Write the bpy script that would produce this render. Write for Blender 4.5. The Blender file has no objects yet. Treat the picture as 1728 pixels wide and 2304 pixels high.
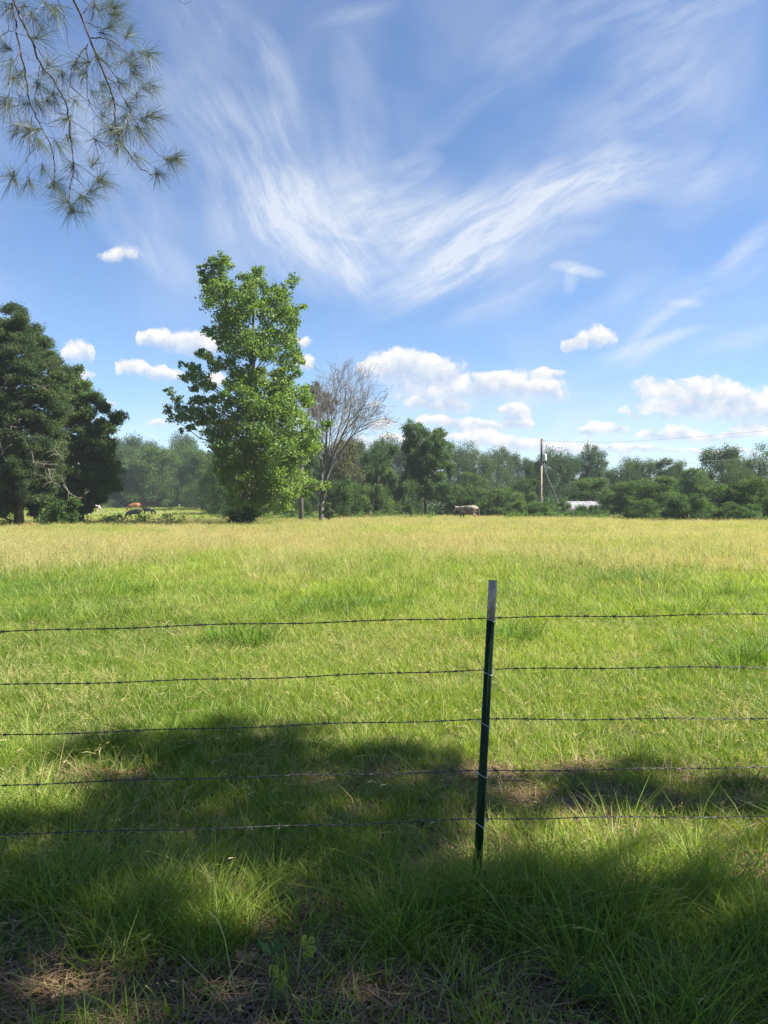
import bpy, bmesh, math, random
import numpy as np
from mathutils import Vector, Matrix

rng = np.random.default_rng(11)
random.seed(5)
scene = bpy.context.scene
COL = scene.collection
R = math.radians

# ------------------------------------------------------------------ camera
EYE = 1.6
F_PX = 1730.0
cam_data = bpy.data.cameras.new("camera")
cam = bpy.data.objects.new("camera", cam_data)
COL.objects.link(cam)
cam.location = (0, 0, EYE)
cam.rotation_euler = (R(90), 0, 0)
cam_data.sensor_fit = 'VERTICAL'
cam_data.sensor_height = 36.0
cam_data.lens = 36.0 * F_PX / 2304.0
cam_data.shift_y = -19.0 / 2304.0
cam_data.clip_start = 0.05
cam_data.clip_end = 5000
scene.camera = cam

# ------------------------------------------------------------------ light
SUN_EL, SUN_AZ = R(47), R(97)          # azimuth clockwise from the view direction (+Y)
EXPOSURE = 1.95
SKY_STRENGTH = 0.05
SUN_DIR = Vector((math.sin(SUN_AZ) * math.cos(SUN_EL), math.cos(SUN_AZ) * math.cos(SUN_EL), math.sin(SUN_EL)))
sun_data = bpy.data.lights.new("sun", 'SUN')
sun_data.energy = 5.0
sun_data.angle = R(0.5)
sun_data.color = (1.0, 0.93, 0.82)
sun = bpy.data.objects.new("sun", sun_data)
COL.objects.link(sun)
sun.rotation_euler = (-SUN_DIR).to_track_quat('-Z', 'Y').to_euler()
scene.view_settings.view_transform = 'Standard'
scene.view_settings.look = 'None'
scene.view_settings.exposure = EXPOSURE
scene.view_settings.gamma = 1.0
scene.view_settings.use_curve_mapping = False
cy = scene.cycles
cy.max_bounces = 6
cy.diffuse_bounces = 3
cy.glossy_bounces = 2
cy.transmission_bounces = 4
cy.transparent_max_bounces = 6
cy.volume_bounces = 0
cy.caustics_reflective = False
cy.caustics_refractive = False
cy.use_denoising = True
cy.denoising_prefilter = 'NONE'
cy.denoising_input_passes = 'RGB_ALBEDO_NORMAL'


class NT:
    """short hand for building node trees"""
    def __init__(self, tree):
        self.t = tree

    def n(self, kind, **kw):
        nd = self.t.nodes.new(kind)
        for k, v in kw.items():
            setattr(nd, k, v)
        return nd

    def put(self, sock, v):
        if isinstance(v, bpy.types.NodeSocket):
            self.t.links.new(v, sock)
        elif v is not None:
            sock.default_value = v

    def math(self, op, a, b=None, c=None, clamp=False):
        nd = self.n("ShaderNodeMath", operation=op, use_clamp=clamp)
        self.put(nd.inputs[0], a); self.put(nd.inputs[1], b); self.put(nd.inputs[2], c)
        return nd.outputs[0]

    def vec(self, op, a, b=None, c=None):
        nd = self.n("ShaderNodeVectorMath", operation=op)
        self.put(nd.inputs[0], a); self.put(nd.inputs[1], b); self.put(nd.inputs[2], c)
        return nd.outputs['Value'] if op in ('DOT_PRODUCT', 'LENGTH') else nd.outputs[0]

    def comb(self, x, y, z):
        nd = self.n("ShaderNodeCombineXYZ")
        for s, v in zip(nd.inputs, (x, y, z)):
            self.put(s, v)
        return nd.outputs[0]

    def noise(self, vec, scale, detail=4.0, rough=0.5, dim='2D', distort=0.0):
        nd = self.n("ShaderNodeTexNoise", noise_dimensions=dim)
        self.put(nd.inputs['Vector'], vec)
        nd.inputs['Scale'].default_value = scale
        nd.inputs['Detail'].default_value = detail
        nd.inputs['Roughness'].default_value = rough
        nd.inputs['Distortion'].default_value = distort
        return nd.outputs

    def smooth(self, v, a, b, lo=0.0, hi=1.0):
        nd = self.n("ShaderNodeMapRange", interpolation_type='SMOOTHSTEP')
        self.put(nd.inputs['Value'], v)
        for k, x in (('From Min', a), ('From Max', b), ('To Min', lo), ('To Max', hi)):
            nd.inputs[k].default_value = x
        return nd.outputs[0]

    def mix(self, f, a, b):
        nd = self.n("ShaderNodeMix", data_type='RGBA')
        self.put(nd.inputs['Factor'], f)
        self.put(nd.inputs[6], a if isinstance(a, bpy.types.NodeSocket) else tuple(a) + (1.0,))
        self.put(nd.inputs[7], b if isinstance(b, bpy.types.NodeSocket) else tuple(b) + (1.0,))
        return nd.outputs[2]


# ------------------------------------------------------------------ world: physical sky with procedural clouds at infinity
world = bpy.data.worlds.new("World")
scene.world = world
world.use_nodes = True
world.cycles.sampling_method = 'NONE'
wt = world.node_tree
wt.nodes.clear()
W_ = NT(wt)
sky = W_.n("ShaderNodeTexSky", sky_type='NISHITA', sun_disc=False)
sky.sun_elevation = SUN_EL
sky.sun_rotation = SUN_AZ
sky.altitude = 100
sky.air_density = 1.0
sky.dust_density = 0.15
sky.ozone_density = 1.6
direc = W_.n("ShaderNodeTexCoord").outputs['Generated']
sep = W_.n("ShaderNodeSeparateXYZ")
wt.links.new(direc, sep.inputs[0])
ysafe = W_.math('MAXIMUM', sep.outputs[1], 0.04)
# chart of the northern sky: tangent-plane coordinates of the direction
cx = W_.math('MULTIPLY_ADD', W_.math('DIVIDE', sep.outputs[0], ysafe), 1.730, 0.864)
cyy = W_.math('MULTIPLY_ADD', W_.math('DIVIDE', sep.outputs[2], ysafe), -1.730, 1.133)
P = W_.comb(cx, cyy, 1.0)
wn = W_.noise(P, 3.0, 2.0, 0.4)['Color']
wn = W_.vec('SUBTRACT', wn, (0.5, 0.5, 0.5))
Pc = W_.vec('MULTIPLY_ADD', W_.noise(P, 20.0, 4.0, 0.58)['Color'], (0.044, 0.030, 0.0), P)
Pc = W_.vec('ADD', Pc, (-0.022, -0.015, 0.0))
Pw = W_.vec('MULTIPLY_ADD', wn, (0.10, 0.10, 0.0), P)

CUMULUS = [  # centre x, y, radii (sky chart, thousandths)
    (904, 823, 84, 36), (979, 831, 64, 32), (850, 835, 42, 28), (1097, 868, 72, 28), (1171, 868, 72, 32), (1233, 882, 48, 28),
    (1035, 880, 140, 34), (930, 852, 80, 26),
    (935, 911, 26, 18), (1010, 917, 46, 17), (1158, 926, 36, 16), (1165, 953, 32, 20), (985, 950, 44, 15), (1060, 957, 65, 15),
    (1072, 979, 46, 16), (1134, 996, 66, 18), (1214, 1004, 66, 16), (1289, 1010, 62, 15), (1000, 985, 60, 14),
    (1338, 764, 42, 30), (1290, 780, 28, 14),
    (1474, 884, 50, 32), (1555, 890, 64, 34), (1617, 897, 66, 42), (1695, 910, 60, 34), (1567, 928, 150, 28), (1700, 938, 80, 26),
    (1357, 966, 48, 16), (1318, 972, 18, 13), (1499, 978, 60, 16), (1690, 974, 50, 16), (1600, 985, 60, 12),
    (175, 796, 34, 30), (182, 848, 26, 20), (304, 829, 40, 22), (340, 838, 42, 20), (378, 848, 38, 16),
    (342, 765, 32, 17), (390, 771, 72, 30), (448, 780, 64, 24), (680, 771, 22, 17), (683, 816, 22, 20), (488, 858, 34, 17),
    (857, 957, 27, 20), (842, 913, 22, 9), (273, 573, 46, 20), (355, 951, 30, 10), (240, 910, 20, 8), (870, 990, 60, 12),
    (1235, 838, 40, 12), (780, 1010, 80, 14), (1430, 1012, 90, 10), (1620, 1018, 90, 9),
]
acc = None
for (ax, ay, rx, ry) in CUMULUS:
    ax, ay, rx, ry = ax / 1000, ay / 1000, rx * 1.32 / 1000, ry * 1.30 / 1000
    q = W_.vec('MULTIPLY_ADD', Pc, (1 / rx, 1 / ry, 0), (-ax / rx, -ay / ry, 1))
    w = W_.math('MAXIMUM', W_.math('SUBTRACT', 2.0, W_.vec('DOT_PRODUCT', q, q)), 0.0)
    sq = W_.n("ShaderNodeVectorMath", operation='SCALE')
    wt.links.new(q, sq.inputs[0]); wt.links.new(w, sq.inputs['Scale'])
    acc = W_.vec('ADD', sq.outputs[0], acc if acc is not None else (0, 0, 0))
sa = W_.n("ShaderNodeSeparateXYZ")
wt.links.new(acc, sa.inputs[0])
S = sa.outputs[2]
ybar = W_.math('DIVIDE', sa.outputs[1], W_.math('MAXIMUM', S, 0.05))
fb = W_.noise(Pc, 22.0, 6.0, 0.56)[0]
fb2 = W_.noise(W_.vec('ADD', Pc, (0.006, -0.010, 0)), 24.0, 3.0, 0.5)[0]
dens = W_.math('MULTIPLY_ADD', W_.math('MULTIPLY', W_.math('SUBTRACT', fb, 0.5), W_.smooth(S, 0.0, 0.25)), 2.1, W_.math('MINIMUM', S, 0.95))
# flat, softer undersides; crisp tops
dens = W_.math('MULTIPLY_ADD', W_.smooth(ybar, 0.0, 0.8), -0.25, dens)
cum_a = W_.math('MULTIPLY', W_.smooth(dens, 0.05, 0.75), W_.smooth(ybar, -0.05, 0.8, 0.96, 0.22))
relief = W_.math('MULTIPLY', W_.math('SUBTRACT', fb, fb2), 1.5)
lit = W_.math('ADD', W_.smooth(ybar, -0.5, 0.4, 0.95, 0.25), relief)
lit = W_.math('SUBTRACT', lit, W_.smooth(S, 0.9, 2.2, 0.0, 0.25), clamp=True)
cum_col = W_.mix(lit, (0.150, 0.178, 0.222), (0.262, 0.259, 0.255))

CIRRUS = [  # group, centre x, y, direction, half length, half width, strength
    (0, .635, .19, (.35, .94), .16, .045, .50), (0, .60, .40, (.5, .87), .26, .15, .50), (0, .70, .53, (.55, .83), .22, .13, .62),
    (0, .80, .625, (.35, .93), .09, .035, .55), (0, .81, .22, (.25, .97), .15, .06, .28), (0, .56, .55, (.6, .8), .16, .08, .35),
    (0, .76, .46, (.62, .78), .30, .20, .40), (1, .92, .52, (.9, -.3), .30, .16, .30), (1, 1.15, .48, (.85, -.5), .34, .14, .28),
    (2, .74, .522, (.98, .17), .16, .010, .30), (1, .95, .35, (.9, -.3), .06, .035, .45), (1, .88, .45, (.95, .2), .24, .12, .45),
    (1, .96, .645, (.88, -.47), .20, .050, .68), (1, 1.10, .545, (.74, -.67), .22, .075, .66), (1, 1.30, .43, (.93, -.35), .24, .085, .72),
    (1, 1.22, .52, (.88, -.47), .30, .10, .35), (1, 1.50, .385, (.98, -.15), .20, .07, .40), (1, 1.0, .56, (.8, -.6), .25, .12, .35),
    (2, 1.31, .622, (1, .05), .065, .016, .8), (2, 1.30, .65, (.45, -.9), .045, .015, .5), (2, 1.55, .675, (.97, .12), .06, .016, .95),
    (2, 1.49, .715, (.82, -.57), .16, .022, .5), (2, 1.48, .775, (.97, -.2), .19, .020, .5), (2, 1.66, .545, (.75, -.66), .10, .030, .5),
    (2, 1.70, .765, (.92, -.4), .16, .035, .4), (2, 1.42, .80, (.95, -.3), .16, .03, .35), (2, 1.28, .56, (.95, -.3), .12, .03, .4),
    (2, 1.35, .70, (.8, -.6), .18, .03, .25),
    (1, 1.48, .13, (.45, -.9), .28, .15, .30), (1, 1.40, .24, (.7, -.7), .26, .12, .16), (1, 1.60, .22, (.8, -.6), .22, .10, .28), (1, 1.20, .10, (.8, -.6), .24, .10, .26), (2, 1.62, .40, (.9, -.4), .22, .08, .36), (2, 1.60, .62, (.85, -.5), .22, .05, .36), (2, 1.20, .66, (.9, -.4), .28, .05, .30), (0, .50, .12, (.6, .8), .26, .12, .26), (1, 1.56, .03, (.96, -.28), .22, .035, .4), (1, 1.36, .05, (.8, -.6), .2, .08, .22), (1, 1.02, .25, (.8, -.6), .13, .035, .3),
    (1, .80, .04, (.95, -.3), .12, .03, .25), (0, .37, .60, (.92, .4), .16, .06, .40), (0, .25, .38, (.5, .87), .28, .14, .32),
    (0, .45, .30, (.5, .87), .24, .12, .30), (0, .10, .28, (.7, .7), .2, .12, .25), (1, 1.1, .70, (.9, -.4), .14, .02, .3),
    (2, 1.10, .93, (1, 0), .5, .10, .45), (2, 1.56, .98, (1, 0), .35, .09, .50), (2, 1.2, 1.0, (1, 0), .45, .05, .5), (2, 1.05, .87, (.98, .2), .3, .06, .35), (2, .30, .99, (1, 0), .4, .08, .25),
]
facc = [None, None, None]
for (g, ax, ay, (tx, ty), ln, wd, amp) in CIRRUS:
    m = math.hypot(tx, ty); tx /= m; ty /= m
    a = W_.vec('DOT_PRODUCT', Pw, (tx / ln, ty / ln, -(ax * tx + ay * ty) / ln))
    b = W_.vec('DOT_PRODUCT', Pw, (-ty / wd, tx / wd, -(-ax * ty + ay * tx) / wd))
    r2 = W_.math('MULTIPLY_ADD', a, a, W_.math('MULTIPLY', b, b))
    w = W_.math('MAXIMUM', W_.math('SUBTRACT', 1.0, r2), 0.0)
    facc[g] = W_.math('MULTIPLY_ADD', w, amp, facc[g] if facc[g] is not None else 0.0)
cir = None
for g, (tx, ty) in enumerate(((.5, .87), (.86, -.5), (.92, -.38))):
    fa = W_.vec('DOT_PRODUCT', Pw, (tx * 4.5, ty * 4.5, 0))
    fbv = W_.vec('DOT_PRODUCT', Pw, (-ty * 19.0, tx * 19.0, 0))
    fib = W_.noise(W_.comb(fa, fbv, 0.0), 1.0, 9.0, 0.66, distort=0.0)[0]
    fib = W_.smooth(fib, 0.30, 0.72, 0.30, 1.12)
    t = W_.math('MULTIPLY', facc[g], fib)
    cir = t if cir is None else W_.math('ADD', cir, t)
patch = W_.smooth(W_.noise(Pw, 3.2, 3.0, 0.5)[0], 0.3, 0.7, 0.04, 0.20)
cir = W_.math('MULTIPLY', W_.math('MULTIPLY_ADD', cir, 0.70, patch, clamp=True), 0.80)
front = W_.smooth(sep.outputs[1], 0.05, 0.25)
cir = W_.math('MULTIPLY', cir, front)
cum_a = W_.math('MULTIPLY', W_.math('MULTIPLY', cum_a, front), W_.smooth(sep.outputs[2], 0.0, 0.04))
bg_sky = W_.n("ShaderNodeBackground")
tint = W_.vec('MULTIPLY', sky.outputs[0], (0.66, 0.78, 0.95))
wt.links.new(tint, bg_sky.inputs[0])
bg_sky.inputs[1].default_value = SKY_STRENGTH
bg_cir = W_.n("ShaderNodeBackground")
bg_cir.inputs[0].default_value = (0.225, 0.24, 0.26, 1)
bg_cum = W_.n("ShaderNodeBackground")
wt.links.new(cum_col, bg_cum.inputs[0])
mx1 = W_.n("ShaderNodeMixShader")
wt.links.new(cir, mx1.inputs[0]); wt.links.new(bg_sky.outputs[0], mx1.inputs[1]); wt.links.new(bg_cir.outputs[0], mx1.inputs[2])
mx2 = W_.n("ShaderNodeMixShader")
wt.links.new(cum_a, mx2.inputs[0]); wt.links.new(mx1.outputs[0], mx2.inputs[1]); wt.links.new(bg_cum.outputs[0], mx2.inputs[2])
wo = W_.n("ShaderNodeOutputWorld")
wt.links.new(mx2.outputs[0], wo.inputs[0])


# ------------------------------------------------------------------ helpers
def at(px, py, d):
    """the place at distance d along the view through a point of the photograph"""
    return np.array([(px - 864.0) / F_PX * d, d, EYE + (1133.0 - py) / F_PX * d])


def sstep(a, b, x):
    t = np.clip((np.asarray(x, float) - a) / (b - a), 0, 1)
    return t * t * (3 - 2 * t)


_perm = rng.random((256, 256))
def vnoise(x, y):
    x = np.asarray(x, float); y = np.asarray(y, float)
    xi = np.floor(x).astype(int); yi = np.floor(y).astype(int)
    fx = x - xi; fy = y - yi
    fx = fx * fx * (3 - 2 * fx); fy = fy * fy * (3 - 2 * fy)
    g = lambda i, j: _perm[i % 256, j % 256]
    return (g(xi, yi) * (1 - fx) + g(xi + 1, yi) * fx) * (1 - fy) + (g(xi, yi + 1) * (1 - fx) + g(xi + 1, yi + 1) * fx) * fy


def fbm(x, y, o=4):
    s = 0; a = 0.5; t = 0
    for k in range(o):
        s = s + a * vnoise(x * 2 ** k + 17 * k, y * 2 ** k + 5 * k); t += a; a *= 0.5
    return s / t


def ground_z(x, y):
    x = np.asarray(x, float); y = np.asarray(y, float)
    left = sstep(-6, -18, x)
    dip = -0.62 * sstep(66, 92, y) * (1 - sstep(110, 135, y)) + 0.75 * sstep(118, 160, y)
    right = -0.5 * sstep(78, 95, y)
    near = (fbm(x * 0.9 + 40, y * 0.9 + 9, 3) - 0.5) * 0.07 * (1 - sstep(8, 30, y)) + (fbm(x * .08 + 3, y * .08, 2) - .5) * .25 * sstep(6, 30, y)
    return left * dip + (1 - left) * right + near


def gz(x, y):
    return float(ground_z(x, y))


def make_mesh(name, V, faces, smooth=False, attrs=None):
    """V (N,3); faces: list of (M,k) int arrays"""
    me = bpy.data.meshes.new(name)
    V = np.asarray(V, np.float32)
    me.vertices.add(len(V))
    me.vertices.foreach_set('co', V.ravel())
    faces = [np.asarray(f, np.int32) for f in faces if len(f)]
    loops = np.concatenate([f.ravel() for f in faces])
    tot = np.concatenate([np.full(len(f), f.shape[1], np.int32) for f in faces])
    start = np.concatenate([[0], np.cumsum(tot)[:-1]]).astype(np.int32)
    me.loops.add(len(loops)); me.loops.foreach_set('vertex_index', loops)
    me.polygons.add(len(tot)); me.polygons.foreach_set('loop_start', start); me.polygons.foreach_set('loop_total', tot)
    if smooth:
        me.polygons.foreach_set('use_smooth', np.ones(len(tot), bool))
    for k, a in (attrs or {}).items():
        at_ = me.attributes.new(k, 'FLOAT', 'POINT')
        at_.data.foreach_set('value', np.asarray(a, np.float32))
    me.update(calc_edges=True)
    return me


def link(name, me, mat=None, parent=None):
    o = bpy.data.objects.new(name, me)
    COL.objects.link(o)
    if mat is not None and me is not None and not me.materials:
        me.materials.append(mat)
    if parent is not None:
        o.parent = parent
    return o


def tag(o, label=None, cat=None, group=None, kind=None):
    if label: o['label'] = label
    if cat: o['category'] = cat
    if group: o['group'] = group
    if kind: o['kind'] = kind
    return o


def thing(name, label, cat, loc=(0, 0, 0), rz=0.0, group=None):
    o = link(name, None)
    o.location = loc
    o.rotation_euler = (0, 0, rz)
    o.empty_display_size = 0.2
    return tag(o, label, cat, group)


class MB:
    """collects tubes, leaves and boxes into one mesh"""
    def __init__(self):
        self.v = []; self.f = {3: [], 4: []}; self.a = []; self.n = 0

    def add(self, V, faces, var=0.5):
        V = np.asarray(V, float)
        for f in faces:
            f = np.asarray(f, int)
            if len(f): self.f[f.shape[1]].append(f + self.n)
        self.v.append(V)
        self.a.append(np.broadcast_to(np.asarray(var, float), (len(V),)).copy())
        self.n += len(V)

    def tube(self, pts, radii, sides=6, var=0.5, cap=True):
        pts = np.asarray(pts, float); n = len(pts)
        radii = np.broadcast_to(np.asarray(radii, float), (n,))
        tang = np.gradient(pts, axis=0)
        tang /= np.linalg.norm(tang, axis=1)[:, None] + 1e-9
        ref = np.array([0.0, 0.0, 1.0]) if abs(tang[0][2]) < 0.9 else np.array([1.0, 0, 0])
        V = []
        u = np.cross(tang[0], ref); u /= np.linalg.norm(u)
        for i in range(n):
            u = u - tang[i] * np.dot(u, tang[i]); u /= np.linalg.norm(u) + 1e-9
            w = np.cross(tang[i], u)
            an = np.arange(sides) * 2 * np.pi / sides
            V.append(pts[i] + radii[i] * (np.cos(an)[:, None] * u + np.sin(an)[:, None] * w))
        V = np.concatenate(V)
        i = np.arange(n - 1)[:, None] * sides; j = np.arange(sides)[None, :]; k = (j + 1) % sides
        q = np.stack([i + j, i + k, i + sides + k, i + sides + j], -1).reshape(-1, 4)
        fs = [q]
        if cap:
            V = np.concatenate([V, pts[:1], pts[-1:]])
            c0, c1 = len(V) - 2, len(V) - 1
            jj = np.arange(sides); kk = (jj + 1) % sides
            fs.append(np.stack([np.full(sides, c0), kk, jj], -1))
            fs.append(np.stack([np.full(sides, c1), (n - 1) * sides + jj, (n - 1) * sides + kk], -1))
        self.add(V, fs, var)

    def leaves(self, c, size, direc, var, aspect=0.55, fold=0.25):
        """bent rhombus leaves; c (N,3), size (N,), direc (N,3) pointing base to tip"""
        N = len(c)
        d = direc / (np.linalg.norm(direc, axis=1)[:, None] + 1e-9)
        r = rng.normal(size=(N, 3))
        s = np.cross(d, r); s /= np.linalg.norm(s, axis=1)[:, None] + 1e-9
        up = np.cross(s, d)
        L = size[:, None]
        b = c - d * L * 0.5
        t = c + d * L * 0.5 - up * L * fold * 0.4
        m1 = c + s * L * aspect * 0.5 + up * L * fold * 0.3
        m2 = c - s * L * aspect * 0.5 + up * L * fold * 0.3
        V = np.stack([b, m1, t, m2], 1).reshape(-1, 3)
        i = np.arange(N)[:, None] * 4
        F = np.concatenate([i + np.array([[0, 1, 2]]), i + np.array([[0, 2, 3]])])
        self.add(V, [F], np.repeat(np.clip(var, 0, 1), 4))

    def box(self, lo, hi, M=None, var=0.5):
        lo = np.array(lo, float); hi = np.array(hi, float)
        V = np.array([[x, y, z] for z in (lo[2], hi[2]) for y in (lo[1], hi[1]) for x in (lo[0], hi[0])])
        if M is not None: V = V @ np.array(M).T
        self.add(V, [np.array([[0, 2, 3, 1], [4, 5, 7, 6], [0, 1, 5, 4], [2, 6, 7, 3], [0, 4, 6, 2], [1, 3, 7, 5]])], var)

    def mesh(self, name, smooth=False):
        fs = [np.concatenate(self.f[k]) for k in (3, 4) if self.f[k]]
        return make_mesh(name, np.concatenate(self.v), fs, smooth, {'var': np.concatenate(self.a)})

    def obj(self, name, mat, parent=None, smooth=False):
        return link(name, self.mesh(name, smooth), mat, parent)


# ------------------------------------------------------------------ materials
def new_mat(name):
    m = bpy.data.materials.new(name)
    m.use_nodes = True
    m.node_tree.nodes.clear()
    k = NT(m.node_tree)
    out = k.n("ShaderNodeOutputMaterial")
    return m, k, out


def leaf_mat(name, dark, light, trans=0.45, rough=0.55, spec=0.25, tcol=(1.1, 1.15, 0.55)):
    m, k, out = new_mat(name)
    v = k.n("ShaderNodeAttribute", attribute_name='var').outputs['Fac']
    col = k.mix(v, dark, light)
    p = k.n("ShaderNodeBsdfPrincipled")
    k.put(p.inputs['Base Color'], col)
    p.inputs['Roughness'].default_value = rough
    p.inputs['Specular IOR Level'].default_value = spec
    t = k.n("ShaderNodeBsdfTranslucent")
    k.put(t.inputs[0], k.vec('MULTIPLY', col, tcol))
    mx = k.n("ShaderNodeMixShader")
    mx.inputs[0].default_value = trans
    k.t.links.new(p.outputs[0], mx.inputs[1]); k.t.links.new(t.outputs[0], mx.inputs[2])
    k.t.links.new(mx.outputs[0], out.inputs[0])
    return m


def noise_mat(name, stops, scale=4.0, detail=5.0, rough=0.8, stretch=(1, 1, 1), metallic=0.0, bump=0.0, spec=0.3, lo=0.3, hi=0.7):
    m, k, out = new_mat(name)
    co = k.n("ShaderNodeTexCoord").outputs['Object']
    co = k.vec('MULTIPLY', co, stretch)
    f = k.noise(co, scale, detail, 0.6, '3D')[0]
    f = k.smooth(f, lo, hi)
    cr = k.n("ShaderNodeValToRGB")
    els = cr.color_ramp.elements
    while len(els) < len(stops): els.new(0.5)
    for e, (p, c) in zip(els, stops):
        e.position = p; e.color = tuple(c) + (1,)
    k.put(cr.inputs[0], f)
    p = k.n("ShaderNodeBsdfPrincipled")
    k.put(p.inputs['Base Color'], cr.outputs[0])
    p.inputs['Roughness'].default_value = rough
    p.inputs['Metallic'].default_value = metallic
    p.inputs['Specular IOR Level'].default_value = spec
    if bump:
        b = k.n("ShaderNodeBump")
        b.inputs['Strength'].default_value = bump
        k.put(b.inputs['Height'], f)
        k.put(p.inputs['Normal'], b.outputs[0])
    k.t.links.new(p.outputs[0], out.inputs[0])
    return m


M_BARK = noise_mat("bark", [(0, (.035, .027, .02)), (1, (.13, .105, .08))], 9, 6, .9, (3, 3, .5), bump=.6)
M_DEADWOOD = noise_mat("dead_wood", [(0, (.10, .085, .07)), (1, (.24, .21, .18))], 7, 5, .9, (3, 3, .6))
M_GREYBARK = noise_mat("grey_bark", [(0, (.078, .074, .070)), (1, (.17, .165, .16))], 7, 5, .9, (3, 3, .6))
M_PINEBARK = noise_mat("pine_bark", [(0, (.03, .02, .02)), (1, (.10, .075, .065))], 30, 5, .9)
M_GUM = leaf_mat("sweetgum_leaf", (.06, .125, .026), (.20, .285, .055), .52, .5, .3)
M_GUMLIGHT = M_GUM
M_CEDAR = leaf_mat("cedar_leaf", (.034, .062, .030), (.095, .135, .052), .38, .7, .15)
M_OAK = leaf_mat("oak_leaf", (.030, .070, .022), (.095, .158, .040), .45)
M_HAZEL = leaf_mat("woodland_leaf", (.026, .058, .026), (.072, .118, .042), .42)
M_PALE = leaf_mat("pale_leaf", (.040, .082, .026), (.110, .168, .045), .46)
M_OLIVE = leaf_mat("olive_leaf", (.05, .062, .026), (.11, .115, .045), .25)
M_DRYLEAF = leaf_mat("dry_leaf", (.09, .062, .045), (.19, .135, .10), .3, tcol=(1, .9, .7))
M_NEEDLE = leaf_mat("pine_needle", (.045, .058, .032), (.105, .125, .055), .24, .5, .3)
M_STRAW = leaf_mat("pine_straw", (.12, .072, .040), (.31, .21, .125), .12, .7, .2, tcol=(1, .9, .7))
M_WEED = leaf_mat("weed_leaf", (.05, .11, .025), (.12, .21, .05), .45)


def grass_mat():
    m, k, out = new_mat("grass_blade")
    v = k.n("ShaderNodeAttribute", attribute_name='var').outputs['Fac']
    dry = k.n("ShaderNodeAttribute", attribute_name='dry', attribute_type='INSTANCER').outputs['Fac']
    hue = k.n("ShaderNodeAttribute", attribute_name='hue', attribute_type='INSTANCER').outputs['Fac']
    dark = k.mix(hue, (.056, .125, .016), (.155, .240, .026))
    lite = k.mix(hue, (.135, .230, .030), (.315, .390, .054))
    green = k.mix(v, dark, lite)
    straw = k.mix(v, (.23, .20, .075), (.44, .39, .18))
    f = k.math('ADD', dry, k.math('MULTIPLY_ADD', v, 1.0, -1.0))
    f = k.smooth(f, -0.25, 0.25)
    col = k.mix(f, green, straw)
    p = k.n("ShaderNodeBsdfPrincipled")
    k.put(p.inputs['Base Color'], col)
    p.inputs['Roughness'].default_value = 0.5
    p.inputs['Specular IOR Level'].default_value = 0.3
    t = k.n("ShaderNodeBsdfTranslucent")
    k.put(t.inputs[0], k.vec('MULTIPLY', col, (1.15, 1.15, .7)))
    mx = k.n("ShaderNodeMixShader")
    mx.inputs[0].default_value = 0.5
    k.t.links.new(p.outputs[0], mx.inputs[1]); k.t.links.new(t.outputs[0], mx.inputs[2])
    k.t.links.new(mx.outputs[0], out.inputs[0])
    return m


M_GRASS = grass_mat()


def ground_mat():
    m, k, out = new_mat("pasture_soil")
    co = k.n("ShaderNodeTexCoord").outputs['Object']
    big = k.smooth(k.noise(co, 0.35, 3, .5, '3D')[0], .35, .65)
    mid = k.smooth(k.noise(co, 2.6, 5, .6, '3D')[0], .35, .65)
    fine = k.noise(co, 60, 5, .7, '3D')[0]
    yy = k.n("ShaderNodeSeparateXYZ"); k.put(yy.inputs[0], co)
    soil = k.mix(fine, (.035, .024, .016), (.17, .125, .085))
    thatch = k.mix(fine, (.07, .075, .024), (.20, .17, .075))
    green = k.mix(big, (.05, .10, .018), (.085, .125, .028))
    col = k.mix(mid, soil, thatch)
    col = k.mix(k.smooth(yy.outputs[1], 3.0, 9.0, .12, .72), col, green)
    col = k.mix(k.smooth(yy.outputs[1], 14.0, 32.0, 0, .6), col, k.mix(fine, (.14, .125, .045), (.27, .23, .10)))
    p = k.n("ShaderNodeBsdfPrincipled")
    k.put(p.inputs['Base Color'], col)
    p.inputs['Roughness'].default_value = .95
    p.inputs['Specular IOR Level'].default_value = .1
    b = k.n("ShaderNodeBump"); b.inputs['Strength'].default_value = .8; b.inputs['Distance'].default_value = .02
    k.put(b.inputs['Height'], fine); k.put(p.inputs['Normal'], b.outputs[0])
    k.t.links.new(p.outputs[0], out.inputs[0])
    return m


# ------------------------------------------------------------------ the ground
def build_ground():
    s = np.linspace(-1, 1, 261)
    xs = np.sign(s) * (np.abs(s) ** 2.4) * 300
    t = np.linspace(0, 1, 321)
    ys = -40 + 340 * t ** 1.0
    ys = np.concatenate([np.linspace(-60, 0, 20)[:-1], np.linspace(0, 1, 260) ** 2.2 * 300])
    X, Y = np.meshgrid(xs, ys)
    Z = ground_z(X, Y)
    V = np.stack([X, Y, Z], -1).reshape(-1, 3)
    nx, ny = len(xs), len(ys)
    i = (np.arange(ny - 1)[:, None] * nx + np.arange(nx - 1)[None, :]).reshape(-1)
    F = np.stack([i, i + 1, i + nx + 1, i + nx], -1)
    o = link("ground", make_mesh("ground", V, [F], True), ground_mat())
    tag(o, kind='structure')


build_ground()


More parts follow.
